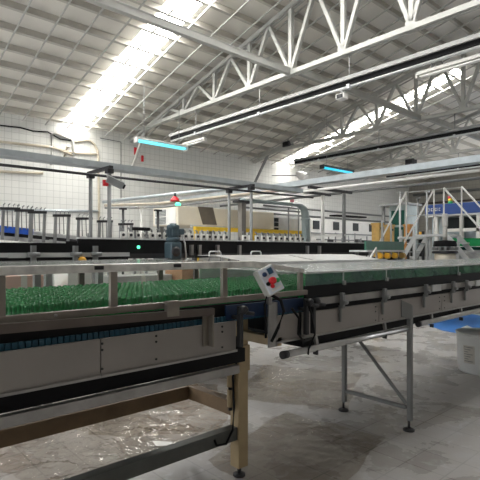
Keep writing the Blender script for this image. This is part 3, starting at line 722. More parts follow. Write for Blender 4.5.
# lower conveyor under white sheeting, between the front line and the black one
t = thing('conveyor', 'low conveyor under pale plastic sheeting just behind the front line', 'conveyor', (5, 4.3, 0))
MB().box((3.7, 3.95, 1.33), (6.6, 5.02, 1.42)).build('bed', GREYP, t)
for a, b_ in ((3.7, 5.0), (5.03, 6.6)):
    mb = MB(); n_ = 24; rows = []
    for i in range(n_ + 1):
        r = []
        for j in range(9):
            x = a + (b_ - a) * i / n_; yv = 3.9 + 1.05 * j / 8
            z = 1.44 + 0.09 * min(1, j / 5) + 0.012 * noise.noise(Vector((x * 3, yv * 3, 2)))
            r.append(mb.bm.verts.new((x, yv, z)))
        rows.append(r)
    for A, B in zip(rows, rows[1:]):
        for j in range(8):
            f = mb.bm.faces.new((A[j], A[j + 1], B[j + 1], B[j])); f.smooth = True
    mb.build('plastic_sheeting', FILMW, t)
MB().box((3.7, 3.9, 1.42), (6.6, 3.92, 1.46)).build('edge_rail', LGREY, t)
legs(t, (3.74, 6.5), 4.75, 4.82, 1.33)
# wire loops on top
for px in (215, 256):
    x = XA(px, 4.99)
    t = thing('wire_hoop', 'pale wire hoop standing before the long black conveyor, %s one' % ('left' if px < 230 else 'right'), 'hoop', (x, 4.99, 1.42), 'wire hoops')
    MB().tube([(x - 0.10, 4.99, 1.42), (x - 0.10, 4.99, 1.56), (x - 0.08, 4.99, 1.58), (x + 0.08, 4.99, 1.58), (x + 0.10, 4.99, 1.56), (x + 0.10, 4.99, 1.42)], 0.011, 6).build('hoop', LGREY, t)
    MB().tube([(x - 0.10, 4.99, 1.51), (x + 0.10, 4.99, 1.51)], 0.008, 6).build('cross_wire', LGREY, t)

# motor
mx_, my_ = XA(173, 5.6), 5.6
t = thing('gear_motor', 'blue grey upright gear motor beside the long black conveyor', 'motor', (mx_, my_, 1.3))
MB().lathe((mx_, my_, 1.78), [(0.055, 0), (0.085, 0.01), (0.085, 0.12), (0.09, 0.122), (0.09, 0.165), (0.07, 0.178)], 20).build('motor_body', MOTOR, t)
f = MB()
for k in range(14):
    a = k * 2 * PI / 14; f.beam((mx_ + math.cos(a) * 0.085, my_ + math.sin(a) * 0.085, 1.80), (mx_ + math.cos(a) * 0.085, my_ + math.sin(a) * 0.085, 1.89), 0.012, 0.02)
f.build('cooling_fins', MOTOR, t)
MB().lathe((mx_, my_, 1.95), [(0.05, 0), (0.05, 0.025), (0.02, 0.03)], 16).build('fan_cap', MOTOR, t)
MB().box((mx_ + 0.06, my_ - 0.08, 1.82), (mx_ + 0.14, my_ + 0.02, 1.90), 0.008).build('terminal_box', MOTOR, t)
MB().lathe((mx_, my_, 1.72), [(0.07, 0), (0.1, 0.01), (0.1, 0.05), (0.06, 0.07)], 18).build('flange', MOTOR, t)
MB().box((mx_ - 0.09, my_ - 0.1, 1.46), (mx_ + 0.09, my_ + 0.1, 1.72), 0.03).build('gearbox', MOTOR, t)
MB().lathe((mx_ - .02, my_ - 0.1, 1.58), [(0.07, 0), (0.07, 0.02), (0.03, 0.03)], 16, (0, -1, 0)).build('shaft_cover', DARK, t)
MB().box((mx_ - 0.14, my_ - 0.05, 1.46), (mx_ + 0.14, my_ + 0.3, 1.48)).build('mounting_plate', GREYP, t)
MB().box((mx_ - 0.05, my_ - 0.05, 0), (mx_ + 0.05, my_ + 0.05, 1.47)).build('stand', GREYP, t)
MB().tube([(mx_ + 0.13, my_ - 0.03, 1.83), (mx_ + 0.17, my_ - 0.05, 1.7), (mx_ + 0.19, my_ - 0.05, 1.5), (mx_ + 0.17, my_ - .02, 1.3)], 0.012, 6).build('cable', LGREY, t)

# guide units in a row behind: white block, post, knob
def guide_unit(first, x, y, z, label, group):
    if first is None:
        t = thing('bottle_gripper', label, 'gripper', (0, 0, 0), group)
        MB().box((-0.045, -0.03, 0.0), (0.04, 0.03, 0.18), 0.008).build('block', WHITE, t)
        MB().tube([(0.0, 0.0, 0.17), (0.0, 0.0, 0.22), (-0.04, 0, 0.25)], 0.018, 6).build('hook', GREYP, t)
        MB().lathe((0, -0.03, 0.12), [(0.028, 0), (0.028, 0.02), (0.012, 0.03)], 8, (0, -1, 0)).build('knob', DARK, t)
    else:
        t = copy_tree(first); t['label'] = label
    t.location = (x, y, z); return t
t = thing('conveyor', 'grey rail conveyor carrying the row of white grippers', 'conveyor', (6, 7.9, 0))
MB().box((3.3, 7.75, 1.70), (10.2, 8.05, 1.76)).build('bed', DARK, t)
MB().box((3.3, 8.02, 1.86), (10.2, 8.04, 1.86)).build('back_rail', GREYP, t)
legs(t, (3.6, 5.5, 7.4, 9.3), 7.8, 8.0, 1.70)
for x in (3.6, 4.8, 6.0, 7.2, 8.4, 9.6): MB().box((x - .02, 8.02, 1.7), (x + .02, 8.04, 1.9)).build('rail_post', GREYP, t)
first = None; k = 0; x = XA(122, 7.9)
while x < XA(304, 7.9):
    lab = 'white bottle gripper on the far rail, %s from the left' % ordn(k)
    if abs(x - 6.9) > 0.12 and k < 40:
        g = guide_unit(first, x, 7.88, 1.76, lab, 'white bottle grippers on the far rail'); first = first or g; k += 1
    x += 0.155 if x < 6.8 else 0.2
x = XA(144, 7.6); t = thing('black_bar', 'short black bar held above the white grippers', 'bar', (x, 7.7, 1.97))
MB().box((x - 0.17, 7.66, 1.96), (x + 0.17, 7.74, 2.02), 0.01).build('bar', BLACK, t); 
for s in (-0.12, 0.12): MB().box((x + s - .015, 7.70, 0), (x + s + .015, 7.73, 1.96)).build('support', GREYP, t)

# inclined conveyor with raised frames on the left, before the tiled wall
YI = 9.0
def ZI(x): return 1.98 - 0.085 * (x - 2.4)
t = thing('incline_conveyor', 'sloping grey conveyor with blue bars before the tiled wall at left', 'conveyor', (4, YI, 0))
for yy in (YI - 0.25, YI + 0.25):
    MB().beam((1.5, yy, ZI(1.5) - 0.16), (6.6, yy, ZI(6.6) - 0.16), 0.03, 0.05).build('lower_rail', LGREY, t)
    MB().beam((1.5, yy, ZI(1.5) - 0.03), (6.6, yy, ZI(6.6) - 0.03), 0.03, 0.05).build('upper_rail', LGREY, t)
MB().beam((1.5, YI, ZI(1.5) - 0.10), (6.6, YI, ZI(6.6) - 0.10), 0.46, 0.06).build('bed', DARK, t)
x1 = XA(33, YI - .3)
MB().beam((1.5, YI - 0.3, ZI(1.5) - 0.03), (x1, YI - 0.3, ZI(x1) - 0.02), 0.04, 0.11).build('blue_bar', BLUEBAR, t)
for x in (2.2, 3.2, 4.2, 5.2, 6.3):
    for yy in (YI - .25, YI + .25): MB().box((x - .03, yy - .03, 0), (x + .03, yy + .03, ZI(x) - 0.12)).build('leg', LGREY, t)
first = None
for k, (pl, pr) in enumerate(((4, 13), (17, 28), (31, 40), (54, 66), (77, 88), (98, 108), (119, 129))):
    xa, xb2 = XA(pl, YI - 0.28), XA(pr, YI - 0.28); x = (xa + xb2) / 2; z = ZI(x)
    lab = 'raised grey hook frame on the sloping conveyor, %s from the left' % ordn(k)
    if first is None:
        t = thing('guide_frame', lab, 'frame', (0, 0, 0), 'raised hook frames')
        for s in (-0.12, 0.12): MB().beam((s, 0, -0.2), (s + 0.02, 0, 0.33), 0.045, 0.045).build('upright', GREYP, t)
        MB().beam((-0.15, 0, 0.33), (0.17, 0, 0.345), 0.05, 0.045).build('crossbar', DARK, t)
        for s in (-0.1, -0.02, 0.06, 0.13):
            MB().tube([(s, 0, 0.34), (s, 0, 0.40), (s + 0.03, 0, 0.425)], 0.011, 6).build('hook', GREYP, t)
        for s in (-0.04, 0.04): MB().tube([(s, 0, 0.33), (s + .01, 0, 0.0)], 0.009, 6).build('drop_rod', GREYP, t)
        first = t
    else:
        t = copy_tree(first); t['label'] = lab
    t.location = (x, YI - 0.34, z)

# ------------------------------------------------------------------ far machines
# cream housing with yellow beam
YM = 10.0
xa, xb2 = XA(178, YM), XA(274, YM)
t = thing('packing_machine', 'large cream machine housing over a yellow beam before the far wall', 'machine', ((xa + xb2) / 2, YM + 0.6, 0))
MB().box((xa, YM, 2.24), (xb2, YM + 1.2, 2.74), 0.02).build('housing', CREAM, t)
MB().box((xa + 0.1, YM + 0.2, 0), (xb2 - 0.1, YM + 1.1, 1.62)).build('base', LGREY, t)
for xx in (xa + 0.1, (xa + xb2) / 2, xb2 - 0.1):
    MB().box((xx - 0.06, YM + 0.9, 1.6), (xx + 0.06, YM + 1.0, 2.25)).build('frame_post', GREYP, t)
MB().prism([P(198, 206.5, y=YM - 0.012), P(213, 207.5, y=YM - 0.012), P(217, 225, y=YM - 0.012), P(203, 224.5, y=YM - 0.012)], (0, 0.013, 0)).build('dark_trapezoid', mat('dark_taupe', (0.13, 0.11, 0.085), .5), t)  # dark trapezoid laid on the housing front
MB().box((xa - 0.012, YM + 0.1, 2.27), (xa + 0.001, YM + 1.1, 2.7)).build('end_panel', WHITE, t)
for z in (2.30, 2.50):
    v = MB().box((xa - 0.02, YM + 0.55, z), (xa - 0.011, YM + 1.05, z + 0.17)).build('vent', GREYP, t)
    s = MB()
    for q in range(4): s.box((xa - 0.03, YM + 0.57, z + 0.02 + q * 0.04), (xa - 0.019, YM + 1.03, z + 0.035 + q * 0.04))
    s.build('louvres', LGREY, v)
MB().box((XA(190, YM), YM - 0.10, 2.215), (XA(222, YM), YM - 0.001, 2.26)).build('ledge', LGREY, t)
MB().box((XA(195, YM - .2), YM - 0.22, 2.10), (XA(306, YM - .2), YM - 0.12, 2.21), 0.005).build('yellow_beam', YELLOW, t)
for px in (197, 254.5, 303):
    x = XA(px, YM - .2); s = 0.075 if px == 254.5 else 0.04
    MB().box((x - s, YM - 0.24, 0), (x + s, YM - 0.12, 2.11)).build('yellow_post', YELLOW, t)
# clamps under the beam
for k in range(8):
    x = XA(258 + k * 5.8, YM - .3)
    MB().box((x - 0.05, YM - 0.3, 1.78 + 0.03 * (k % 2)), (x + 0.05, YM - 0.23, 1.93), 0.01).build('clamp_head', (STEEL, DARK)[k % 2], t)
# grey cabinet and frame on the right of the housing
xa2, xb3 = XA(274, YM), XA(300, YM)
t = thing('electrical_cabinet', 'pale grey cabinet with dark vents at the right end of the cream housing', 'cabinet', ((xa2 + xb3) / 2, YM + .4, 0))
MB().box((xa2 + 0.02, YM + 0.05, 0), (xb3, YM + 0.8, 2.62), 0.01).build('body', LGREY, t)
for z in (2.17, 2.33, 2.47):
    MB().box((xa2 + 0.06, YM + 0.035, z), (xa2 + 0.24, YM + 0.051, z + 0.12)).build('vent', SCREEN, t)
t = thing('pipe_stand', 'thin grey rectangular frame in front of the pale grey cabinet', 'frame', (XA(293, YM - .3), YM - .35, 0))
xs1, xs2 = XA(288.5, YM - .4), XA(298.5, YM - .4)
for x in (xs1, xs2): MB().tube([(x, YM - .4, 0), (x, YM - .4, 2.88)], 0.022, 8).build('upright', GREYP, t)
MB().tube([(xs1, YM - .4, 2.88), (xs2, YM - .4, 2.88)], 0.022, 8).build('top_rail', GREYP, t)
x = XA(292, YM - .4); t = thing('round_sign', 'small faded red sign above the thin grey frame', 'sign', (x, YM - .4, 2.9))
MB().box((x - 0.09, YM - .41, 3.06), (x + 0.09, YM - .39, 3.22), 0.01).build('plate', PINK, t)
MB().tube([(x, YM - .4, 2.90), (x, YM - .4, 3.07)], 0.012, 6).build('stem', GREYP, t)
# duct
YD = 9.0
xe = XA(305.5, YD)
t = thing('duct', 'grey green duct turning down with an elbow right of the cream housing', 'duct', (xe, YD, 0))
pts = [(XA(240, YD), YD, 2.90), (xe - 0.35, YD, 2.90), (xe - 0.2, YD, 2.87), (xe - 0.08, YD, 2.80), (xe - 0.02, YD, 2.68), (xe, YD, 2.5), (xe + 0.02, YD, 1.9), (xe + 0.02, YD, 0.0)]
MB().tube(pts, [0.05, 0.05, 0.08, 0.1, 0.115, 0.12, 0.12, 0.12], 14).build('duct_run', DUCT, t)
MB().lathe((xe, YD, 2.48), [(0.13, 0), (0.14, 0.01), (0.14, 0.04), (0.13, 0.05)], 14).build('collar', DUCT, t)
pipe([(XA(240, 9.1), 9.1, 2.72), (XA(300, 9.1), 9.1, 2.72)], 0.025, 'thin grey pipe below the duct run', GREYP)
# column
xcol = XA(242, 8.5)
t = thing('column', 'dark square steel column rising behind the gripper rail', 'column', (xcol, 8.5, 0))
MB().box((xcol - 0.07, 8.43, 0), (xcol + 0.07, 8.57, 2.75)).build('shaft', mat('dark_taupe_steel', (0.19, 0.175, 0.155), .5), t)
MB().box((xcol - 0.2, 8.38, 2.75), (xcol + 0.2, 8.62, 2.80)).build('cap_plate', DARK, t)
MB().box((xcol - 0.12, 8.38, 0), (xcol + 0.12, 8.62, 0.02)).build('base_plate', DARK, t)
# red and green signal lamps
a = P(175, 199.5, y=9.2)
t = thing('signal_lamp', 'red signal lamp on the pale pipe right of the sloping conveyor', 'lamp', a)
MB().lathe(a - Vector((0, 0, 0.05)), [(0.12, 0), (0.10, 0.05), (0.04, 0.12)], 12).build('red_dome', RED, t); MB().tube([a + Vector((0, 0, 0.06)), a + Vector((0, 0, 0.15))], 0.03, 8).build('stem', DARK, t)
a = P(178, 204.2, y=9.0); tag(MB().lathe(a - Vector((0, 0, .03)), [(0.06, 0), (0.07, 0.03), (0.04, 0.07)], 12).build('signal_lamp', GLOW), 'small lit green lamp just below the red signal lamp', 'lamp')
# floodlight on the wall and red signs
a = P(301, 175.5, y=11.5)
t = thing('floodlight', 'white floodlight head above the far end of the cable tray', 'floodlight', a)
MB().lathe(a, [(0.06, -0.2), (0.12, -0.1), (0.2, 0.15), (0.18, 0.17)], 14, (0.4, -0.6, -0.5)).build('reflector', WHITE, t)
MB().tube([a, a + Vector((0.1, 1.6, 0.2))], 0.02, 6).build('wall_arm', GREYP, t)
for px, py, s, lab in ((135.5, 151, 0.07, 'small red sign on the tiled wall below the cyan tube light'), (142.5, 158.5, 0.06, 'small red tag on the tiled wall right of the small red sign')):
    a = wp(px, py, YW - .02); tag(MB().box(a - Vector((s * .6, 0.01, s * 1.6)), a + Vector((s * .6, 0.02, s * 1.6))).build('wall_sign', RED), lab, 'sign')
a = P(115, 182.5, y=6.2)
t = thing('camera_head', 'grey camera head bracketed off the left twin post stand', 'camera', a)
d_ = Vector((0.8, -0.25, -0.35)).normalized()
MB().beam(a - d_ * 0.12, a + d_ * 0.12, 0.09, 0.09).build('body', GREYP, t)
MB().tube([a + d_ * 0.11, a + d_ * 0.15], 0.035, 10).build('lens', BLACK, t)
MB().beam(a - d_ * 0.12 + Vector((0, 0, .05)), a + d_ * 0.13 + Vector((0, 0, .05)), 0.10, 0.012).build('hood', LGREY, t)
MB().tube([a - d_ * .1, (3.36, 6.67, a.z + .1)], 0.02, 6).build('arm', DARK, t)
a = P(105.5, 183, y=6.6); tag(MB().box(a - Vector((.04, .015, .045)), a + Vector((.04, .015, .045))).build('red_tag', RED), 'small red tag tied beside the left twin post stand', 'tag')

# white cabinets against the far wall at right
xa, xb2 = XA(311, 11.8), XA(374, 11.8)
t = thing('cabinet_row', 'long white machine cabinet with four dark square windows on the far wall', 'machine', ((xa + xb2) / 2, 12.2, 0))
MB().box((xa, 11.8, 0), (xb2, 12.7, 2.85), 0.02).build('body', WHITE, t)
MB().box((xa, 11.74, 2.24), (xb2, 11.8, 2.29)).build('ledge', GREYP, t)
for px in (316, 336, 355.5, 371.5):
    x = XA(px, 11.8); w_ = MB().box((x - 0.2, 11.78, 2.42), (x + 0.2, 11.801, 2.76)).build('window_frame', DARK, t)
    MB().box((x - 0.17, 11.77, 2.45), (x + 0.17, 11.781, 2.73)).build('dark_pane', SCREEN, w_)
for k in range(9):
    x = xa + 0.3 + k * 0.45; MB().box((x - 0.02, 11.5, 0), (x + 0.02, 11.54, 2.1 + 0.1 * (k % 3))).build('guard_post', GREYP, t)
MB().box((xa, 11.5, 1.98), (xb2, 11.54, 2.03)).build('guard_rail', GREYP, t)
a = P(346, 216.5, y=9.5); tag(MB().beam(P(333, 215.5, y=9.5), P(363, 217.5, y=9.5), 0.3, 0.05).build('hanging_lamp', BLACK), 'flat black lamp bar hung before the white cabinet', 'lamp bar')
for px in (331, 358, 365):
    x = XA(px, 10.5)
    tag(MB().box((x - 0.1, 10.45, 0), (x + 0.1, 10.6, 2.02 - 0.03 * (px % 2)), 0.02).build('control_post', DARK), 'dark control post before the white cabinet, %s of three' % {331: 'leftmost', 358: 'middle', 365: 'rightmost'}[px], 'post', 'dark control posts')

# green grey cabinet with dark green panels
c0 = P(395, 240, d=17); t = thing('machine_cabinet', 'tall grey cabinet with dark green panels right of the white cabinet', 'cabinet', (c0.x, c0.y, 0))
def qd(px, d): r = P(px, 250, d=d); return r
X1 = c0.x; ya, yb = P(407, 250, x=X1).y, P(389, 250, x=X1).y
MB().box((X1, ya, 0), (X1 + 0.8, yb, 3.22), 0.02).build('body', DUCT, t)
MB().box((X1 - 0.1, ya - .1, 3.2), (X1 + 0.9, yb + 0.35, 3.28)).build('top_plate', GREYP, t)
for z0, z1 in ((2.50, 3.02), (1.85, 2.42)):
    MB().box((X1 - 0.02, ya + 0.1, z0), (X1 + 0.001, yb - 0.1, z1)).build('green_panel', DGREEN, t)
MB().box((X1, yb + 0.2, 0), (X1 + .08, yb + .3, 3.2)).build('side_post', GREYP, t)

# crates
def crate(name, px0, px1, zt, zb, d, label, m, group):
    c = P((px0 + px1) / 2, 250, d=d); w = (px1 - px0) / FPX * d / 2
    t = thing(name, label, 'crate', (c.x, c.y, zb), group)
    a_ = Vector((c.x - w * .75, c.y - w * .75, zb)); b_ = Vector((c.x + w * .75, c.y + w * .75, zt))
    MB().box(a_, b_, 0.01).build('body', m, t)
    MB().box(a_ + Vector((-0.02, -0.02, (zt - zb) - 0.06)), b_ + Vector((0.02, 0.02, 0.01)), 0.005).build('rim', m, t)
    MB().box((c.x - w * .25, a_.y - 0.015, zt - .2), (c.x + w * .25, a_.y + 0.001, zt - .13)).build('hand_slot', DARK, t)
for z0, z1, lab in ((0, 0.82, 'bottom'), (0.825, 1.62, 'middle'), (1.635, 2.45, 'top')):
    crate('plastic_crate', 372, 383, z1, z0, 15.0, 'tan yellow crate in the left stack behind the stairs, %s one' % lab, CRATEY, 'tan yellow crates')
    crate('plastic_crate', 384.5, 394, z1 - (0.02 if z0 else 0), z0, 15.6, 'tan yellow crate in the right stack behind the stairs, %s one' % lab, CRATEY, 'tan yellow crates')
for z0, z1, lab in ((0, 0.8, 'bottom'), (0.81, 1.6, 'middle'), (1.62, 2.4, 'top')):
    crate('plastic_crate', 404, 413, z1 * 1.03, z0 * 1.03, 16.2, 'orange brown crate seen between the stair rails, %s of its stack' % lab, ORANGE, 'orange brown crates')

# blue topped washer at right
XB = 15.0
ya, yb = 4.0, P(425, 250, x=XB).y
t = thing('bottle_washer', 'large pale machine with a blue top band behind the stairs at right', 'machine', (XB + 1, (ya + yb) / 2, 0))
MB().box((XB + 0.5, ya, 0), (XB + 2, yb, 2.7)).build('body', mat('pale_blue_grey', (0.45, 0.52, 0.56), .5), t)
bb = MB().box((XB, ya, 2.74), (XB + 2, yb, 3.08), 0.01).build('blue_band', BLUE, t)
MB().box((XB - 0.01, ya, 2.68), (XB + 2, yb, 2.74)).build('band_trim', LGREY, t)
# blurred white lettering blocks on the band
lt = MB(); yl = P(427.5, 250, x=XB).y
for k, (w_, g) in enumerate(((.05, .02), (.03, .02), (.05, .03), (.02, .03), (.05, .02), (.04, .02), (.05, .02))):
    z0 = 2.87; lt.box((XB - 0.008, yl - w_ * .35, z0), (XB + 0.001, yl, z0 + 0.10)); 
    if k % 2 == 0: lt.box((XB - 0.008, yl - w_, z0 + 0.075), (XB + 0.001, yl, z0 + 0.10)); lt.box((XB - 0.008, yl - w_, z0), (XB + 0.001, yl, z0 + 0.025))
    yl -= w_ + g
lt.build('lettering', WHITE, bb)
y1, y2 = P(443, 250, x=XB).y, P(476, 250, x=XB).y
MB().box((XB + 0.3, y2, 2.28), (XB + 0.5, y1, 2.64)).build('dark_opening', SCREEN, t)
for px in (436, 461, 478):
    y = P(px, 250, x=XB).y; MB().box((XB, y - .05, 0), (XB + .1, y + .05, 2.7)).build('frame_post', WHITE, t)
MB().box((XB, ya, 2.18), (XB + 0.12, y1, 2.28)).build('frame_rail', WHITE, t)
for pa, pb_ in ((427, 434), (448, 459)):
    MB().box((XB + .42, P(pb_, 250, x=XB).y, 1.6), (XB + 0.5, P(pa, 250, x=XB).y, 2.15)).build('window_panel', mat('grey_blue_glass', (0.40, 0.47, 0.49), .15), t)
MB().box((XB + .3, y2, 1.55), (XB + .5, y1, 1.68)).build('dark_opening', DARK, t)
a = P(449, 206, x=XB); a.x += 0.1
t = thing('stack_light', 'red yellow and green stack light on the blue topped machine', 'stack light', (a.x, a.y, 3.08))
for z, m, nm in ((3.08, GREENL, 'green_lens'), (3.16, YELLOW, 'yellow_lens'), (3.24, RED, 'red_lens')):
    MB().tube([(a.x, a.y, z), (a.x, a.y, z + .08)], 0.075, 12).build(nm, m, t)

# rotary table and green guarded conveyor
a = P(445, 262, d=11)
t = thing('rotary_table', 'round pale machine base with a dark toothed top beside the stairs', 'machine', (a.x, a.y, 0))
MB().lathe((a.x, a.y, 0), [(0.19, 0), (0.19, 1.30), (0.23, 1.34), (0.23, 1.52)], 24).build('drum', CREAM, t)
st = MB()
for k in range(14):
    q = k * 2 * PI / 14; st.beam((a.x + math.cos(q) * .14, a.y + math.sin(q) * .14, 1.63), (a.x + math.cos(q) * .29, a.y + math.sin(q) * .29, 1.63), 0.06, 0.07)
st.build('star_wheel', GREYP, t)
MB().lathe((a.x, a.y, 1.52), [(0.27, 0), (0.29, 0.02), (0.27, 0.06)], 24).build('ring', DARK, t)
MB().lathe((a.x, a.y, 1.68), [(0.25, 0), (0.26, 0.02), (0.24, 0.13), (0.02, 0.15)], 24).build('top_disc', BLACK, t)
MB().tube([(a.x, a.y, 1.8), (a.x, a.y, 2.2)], 0.05, 12).build('centre_post', OFFW, t)
MB().box((a.x - .055, a.y - .05, 2.15), (a.x + .055, a.y + .05, 2.45), 0.01).build('head_box', OFFW, t)
a = P(456, 250, d=12.2)
t = thing('conveyor', 'green sided conveyor leading to the right edge past the stairs', 'conveyor', (a.x + 1.5, a.y - 1, 0))
d1 = Vector((0.75, -0.66, 0)); sdv = Vector((0.66, 0.75, 0))
def bar(name, off, z0, z1, m, w=0.03):
    p = Vector((a.x, a.y, (z0 + z1) / 2)) + sdv * off
    MB().beam(p, p + d1 * 3.2, w, z1 - z0).build(name, m, t)
bar('green_guard', 0, 1.70, 1.88, GREENL); bar('bed', 0.25, 1.60, 1.68, DGREEN, 0.5); bar('green_guard', 0.5, 1.72, 1.92, GREENL)
bar('skirt', 0.25, 1.0, 1.6, LGREY, 0.44)
for k in (0.2, 1.5, 2.9):
    p = Vector((a.x, a.y, 0)) + d1 * k + sdv * .25; MB().box((p.x - .04, p.y - .04, 0), (p.x + .04, p.y + .04, 1.0)).build('leg', GREYP, t)
# green belted conveyor behind the stairs, left of them
a0 = P(366, 243, y=5.3)
t = thing('conveyor', 'dark green conveyor with amber rollers behind the left stair rail', 'conveyor', (a0.x + 1, 5.3, 0))
xr = XA(404, 5.3)
MB().box((a0.x, 5.3, 1.60), (xr, 5.34, 1.78)).build('green_guard', mat('deep_green_guard', (0.03, 0.13, 0.085), .5), t)
MB().box((a0.x, 5.27, 1.56), (xr, 5.7, 1.60)).build('bed', LGREY, t)
for k in range(4):
    x = XA(380 + 7.5 * k, 5.25); MB().tube([(x - 0.045, 5.25, 1.48), (x + 0.045, 5.25, 1.48)], 0.06, 12).build('roller', AMBER if k < 3 else CRATEY, t)
MB().box((a0.x, 5.22, 1.34), (xr, 5.26, 1.39)).build('lower_rail', LGREY, t)
MB().box((a0.x, 5.4, 1.2), (xr, 5.65, 1.45)).build('drive_cover', BLACK, t)
legs(t, (a0.x + .2, a0.x + 1.2, xr - .1), 5.32, 5.65, 1.56)

# ------------------------------------------------------------------ crossover stairs
K = 1.32
xa, xb2 = 8.8 * K, 9.3 * K
PZ = 2.0; HZ = 1.6 + 1.17 * K
yl_a, yl_b = 4.78, 4.42      # top of the left flight at each rail
yr_a, yr_b = 4.02, 3.90
YLt, YRt = 4.6 * K, 3.96 * K
t = thing('crossover_stairs', 'pale metal crossover stairs with slanted handrails over the right hand conveyors', 'stairs', (9.05 * K, 4.3 * K, 0))
MB().box((xa, YRt, PZ - 0.05), (xb2, YLt, PZ)).build('platform', LGREY, t)
sl, sr = 1.66, 1.2
def flight(y0, sgn, slope, n):
    for x in (xa, xb2):
        e = y0 + sgn * PZ / slope
        MB().beam((x, y0, PZ - 0.06), (x, e, 0.0), 0.03, 0.12).build('stringer', LGREY, t)
    for k in range(1, n):
        z = PZ * (1 - k / n); y = y0 + sgn * (PZ - z) / slope
        MB().box((xa, y - 0.09, z - 0.02), (xb2, y + 0.09, z + 0.01)).build('tread', LGREY, t)
flight(YLt, 1, sl, 9); flight(YRt, -1, sr, 9)
for x, yl_, yr_, hz in ((xa, 4.78 * K, 4.02 * K, HZ), (xb2, 4.45 * K, 3.90 * K, HZ + 0.08)):
    el = yl_ + (hz - 0.95) / sl; er = yr_ - (hz - 0.95) / sr
    MB().tube([(x, el, 0.95), (x, yl_, hz)], 0.024, 8).build('handrail', WHITE, t)
    MB().tube([(x, er, 0.95), (x, yr_, hz)], 0.024, 8).build('handrail', WHITE, t)
    MB().tube([(x, yl_, hz - .02), (x, yr_, hz - .02)], 0.011, 8).build('top_rail', LGREY, t)
    for y in (yl_, yr_): MB().tube([(x, y, PZ - .05), (x, y, hz)], 0.02, 8).build('rail_post', WHITE, t)
    MB().tube([(x, el - .05, 0.1), (x, el - .05, 1.0)], 0.02, 8).build('rail_post', WHITE, t)
    MB().tube([(x, er + .05, 0.1), (x, er + .05, 1.0)], 0.02, 8).build('rail_post', WHITE, t)
    MB().tube([(x, yl_, PZ + .5), (x, yr_, PZ + .5)], 0.010, 8).build('mid_rail', LGREY, t)
# stand legs under the platform
for x in (xa, xb2):
    for y in (YRt, YLt): MB().box((x - .025, y - .025, 0), (x + .025, y + .025, PZ - .05)).build('platform_leg', LGREY, t)
# small guard rail frame left of the stairs
a = P(367.5, 264, y=5.2); b_ = P(376, 248, y=5.2)
t = thing('guard_hoop', 'short white slanted guard hoop left of the crossover stairs', 'hoop', (b_.x, b_.y, 0))
MB().tube([(a.x, a.y, 1.36), b_, (b_.x + 0.03, b_.y, 1.36)], 0.022, 8).build('hoop', WHITE, t)
MB().box((a.x - .04, a.y - .03, 1.33), (b_.x + .07, a.y + .03, 1.36)).build('foot_bar', LGREY, t)
for px, zt in ((382, 2.25), (391, 2.2)):
    q = P(px, 250, d=10.4); tag(MB().tube([(q.x, q.y, 0), (q.x, q.y, zt)], 0.022, 8).build('steel_post', LGREY), 'thin pale post beside the crossover stairs, %s' % ('left one' if px < 385 else 'right one'), 'post', 'thin posts by the stairs')
# filler machine clutter behind treads
q = P(420, 250, d=15.0)
t = thing('filling_machine', 'dark filling machine with upright filling heads behind the stair treads', 'machine', (q.x, q.y, 0))
MB().lathe((q.x, q.y, 0), [(0.34, 0), (0.34, 1.3), (0.38, 1.32), (0.38, 1.4)], 24).build('base', LGREY, t)
for k in range(12):
    an = k * 2 * PI / 12; c = Vector((q.x + .3 * math.cos(an), q.y + .3 * math.sin(an), 0))
    MB().tube([c + Vector((0, 0, 1.39)), c + Vector((0, 0, 1.95))], 0.035, 8).build('filling_head', (STEEL, DARK)[k % 2], t)
MB().lathe((q.x, q.y, 1.93), [(0.36, 0), (0.36, 0.06), (0.2, 0.1)], 24).build('top_ring', DARK, t)
MB().lathe((q.x, q.y, 2.0), [(0.1, 0), (0.1, 0.12), (0.05, 0.18)], 12).build('orange_cap', AMBER, t)

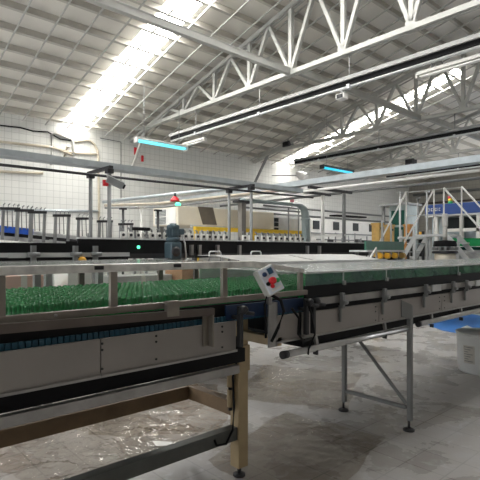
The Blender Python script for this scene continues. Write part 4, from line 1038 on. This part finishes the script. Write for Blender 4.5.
# hanging and standing posts in the hall
for px, y, z0, z1, m, lab in ((123, 10.5, 0, 2.62, DARK, 'thin dark post at the left of the white grippers'), (141, 9.6, 0, 2.6, OFFW, 'thin white post behind the white grippers'),
        (158, 9.3, 0, 2.52, DARK, 'dark post with a flat head behind the white grippers'), (400, 14.6, 0, 3.4, LGREY, 'tall pale post right of the dark green cabinet'),
        (418, 14.4, 0, 3.2, GREYP, 'tall grey post behind the stair treads'), (427, 13.6, 0, 3.3, LGREY, 'tall pale post between the two stair flights')):
    x = XA(px, y) if px < 200 else None
    p = Vector((x, y, 0)) if x is not None else P(px, 250, d=y)
    t = thing('hall_post', lab, 'post', (p.x, p.y, 0), 'posts in the hall')
    MB().tube([(p.x, p.y, 0), (p.x, p.y, z1)], 0.03, 8).build('pole', m, t)
    MB().box((p.x - 0.08, p.y - 0.05, z1 - .03), (p.x + 0.08, p.y + 0.05, z1 + 0.01)).build('head_plate', m, t)
for k, (px, zt) in enumerate(((401, 2.2), (408, 2.1), (414, 2.25), (423, 2.15), (430, 2.2))):
    p = P(px, 250, d=13.9)
    tag(MB().beam((p.x, p.y, 0), (p.x, p.y, zt), 0.06, 0.06).build('frame_upright', (LGREY, DARK)[k % 2]), '%s machine upright behind the stair treads, %s from the left' % (('pale', 'dark')[k % 2], ordn(k)), 'upright', 'uprights behind the stairs')
p, q = P(398, 238, d=13.8), P(432, 238, d=13.8)
tag(MB().tube([p, q], 0.04, 8).build('cross_rail', LGREY), 'pale cross rail on the uprights behind the stair treads', 'rail')
# boxes seen through the guard glass behind the bottles
def carton(px0, px1, zt, y, label, m, zb=0.0, group='cartons behind the bottles'):
    xa, xb2 = XA(px0, y), XA(px1, y)
    t = thing('carton', label, 'carton', ((xa + xb2) / 2, y + .2, zb), group)
    MB().box((xa, y, zb), (xb2, y + 0.4, zt), 0.008).build('box', m, t)
    MB().box(((xa + xb2) / 2 - 0.03, y - 0.002, zb + .02), ((xa + xb2) / 2 + 0.03, y + .402, zt + 0.001)).build('tape', LABELP, t)
carton(2, 45, 1.34, 5.0, 'pinkish carton stack behind the bottles at far left', PINKBOX)
carton(182, 232, 1.36, 5.0, 'brown carton stack seen through the guard left of the control box', CARD)
carton(68, 92, 1.36, 5.1, 'white carton stack seen through the guard behind the bottles', WHITE)
carton(112, 172, 1.28, 5.2, 'pale wrapped block behind the bottles left of the motor', FILMW)

# ------------------------------------------------------------------ light
W = bpy.data.worlds.new('sky'); bpy.context.scene.world = W; W.use_nodes = True
bg = W.node_tree.nodes['Background']; bg.inputs['Color'].default_value = (0.86, 0.93, 1.0, 1); bg.inputs['Strength'].default_value = 0.35
for o in bpy.data.objects:
    if '_o' in o: del o['_o']
vs = bpy.context.scene.view_settings
vs.view_transform = 'Standard'; vs.look = 'None'; vs.gamma = 1; vs.use_curve_mapping = False; vs.exposure = 0.5
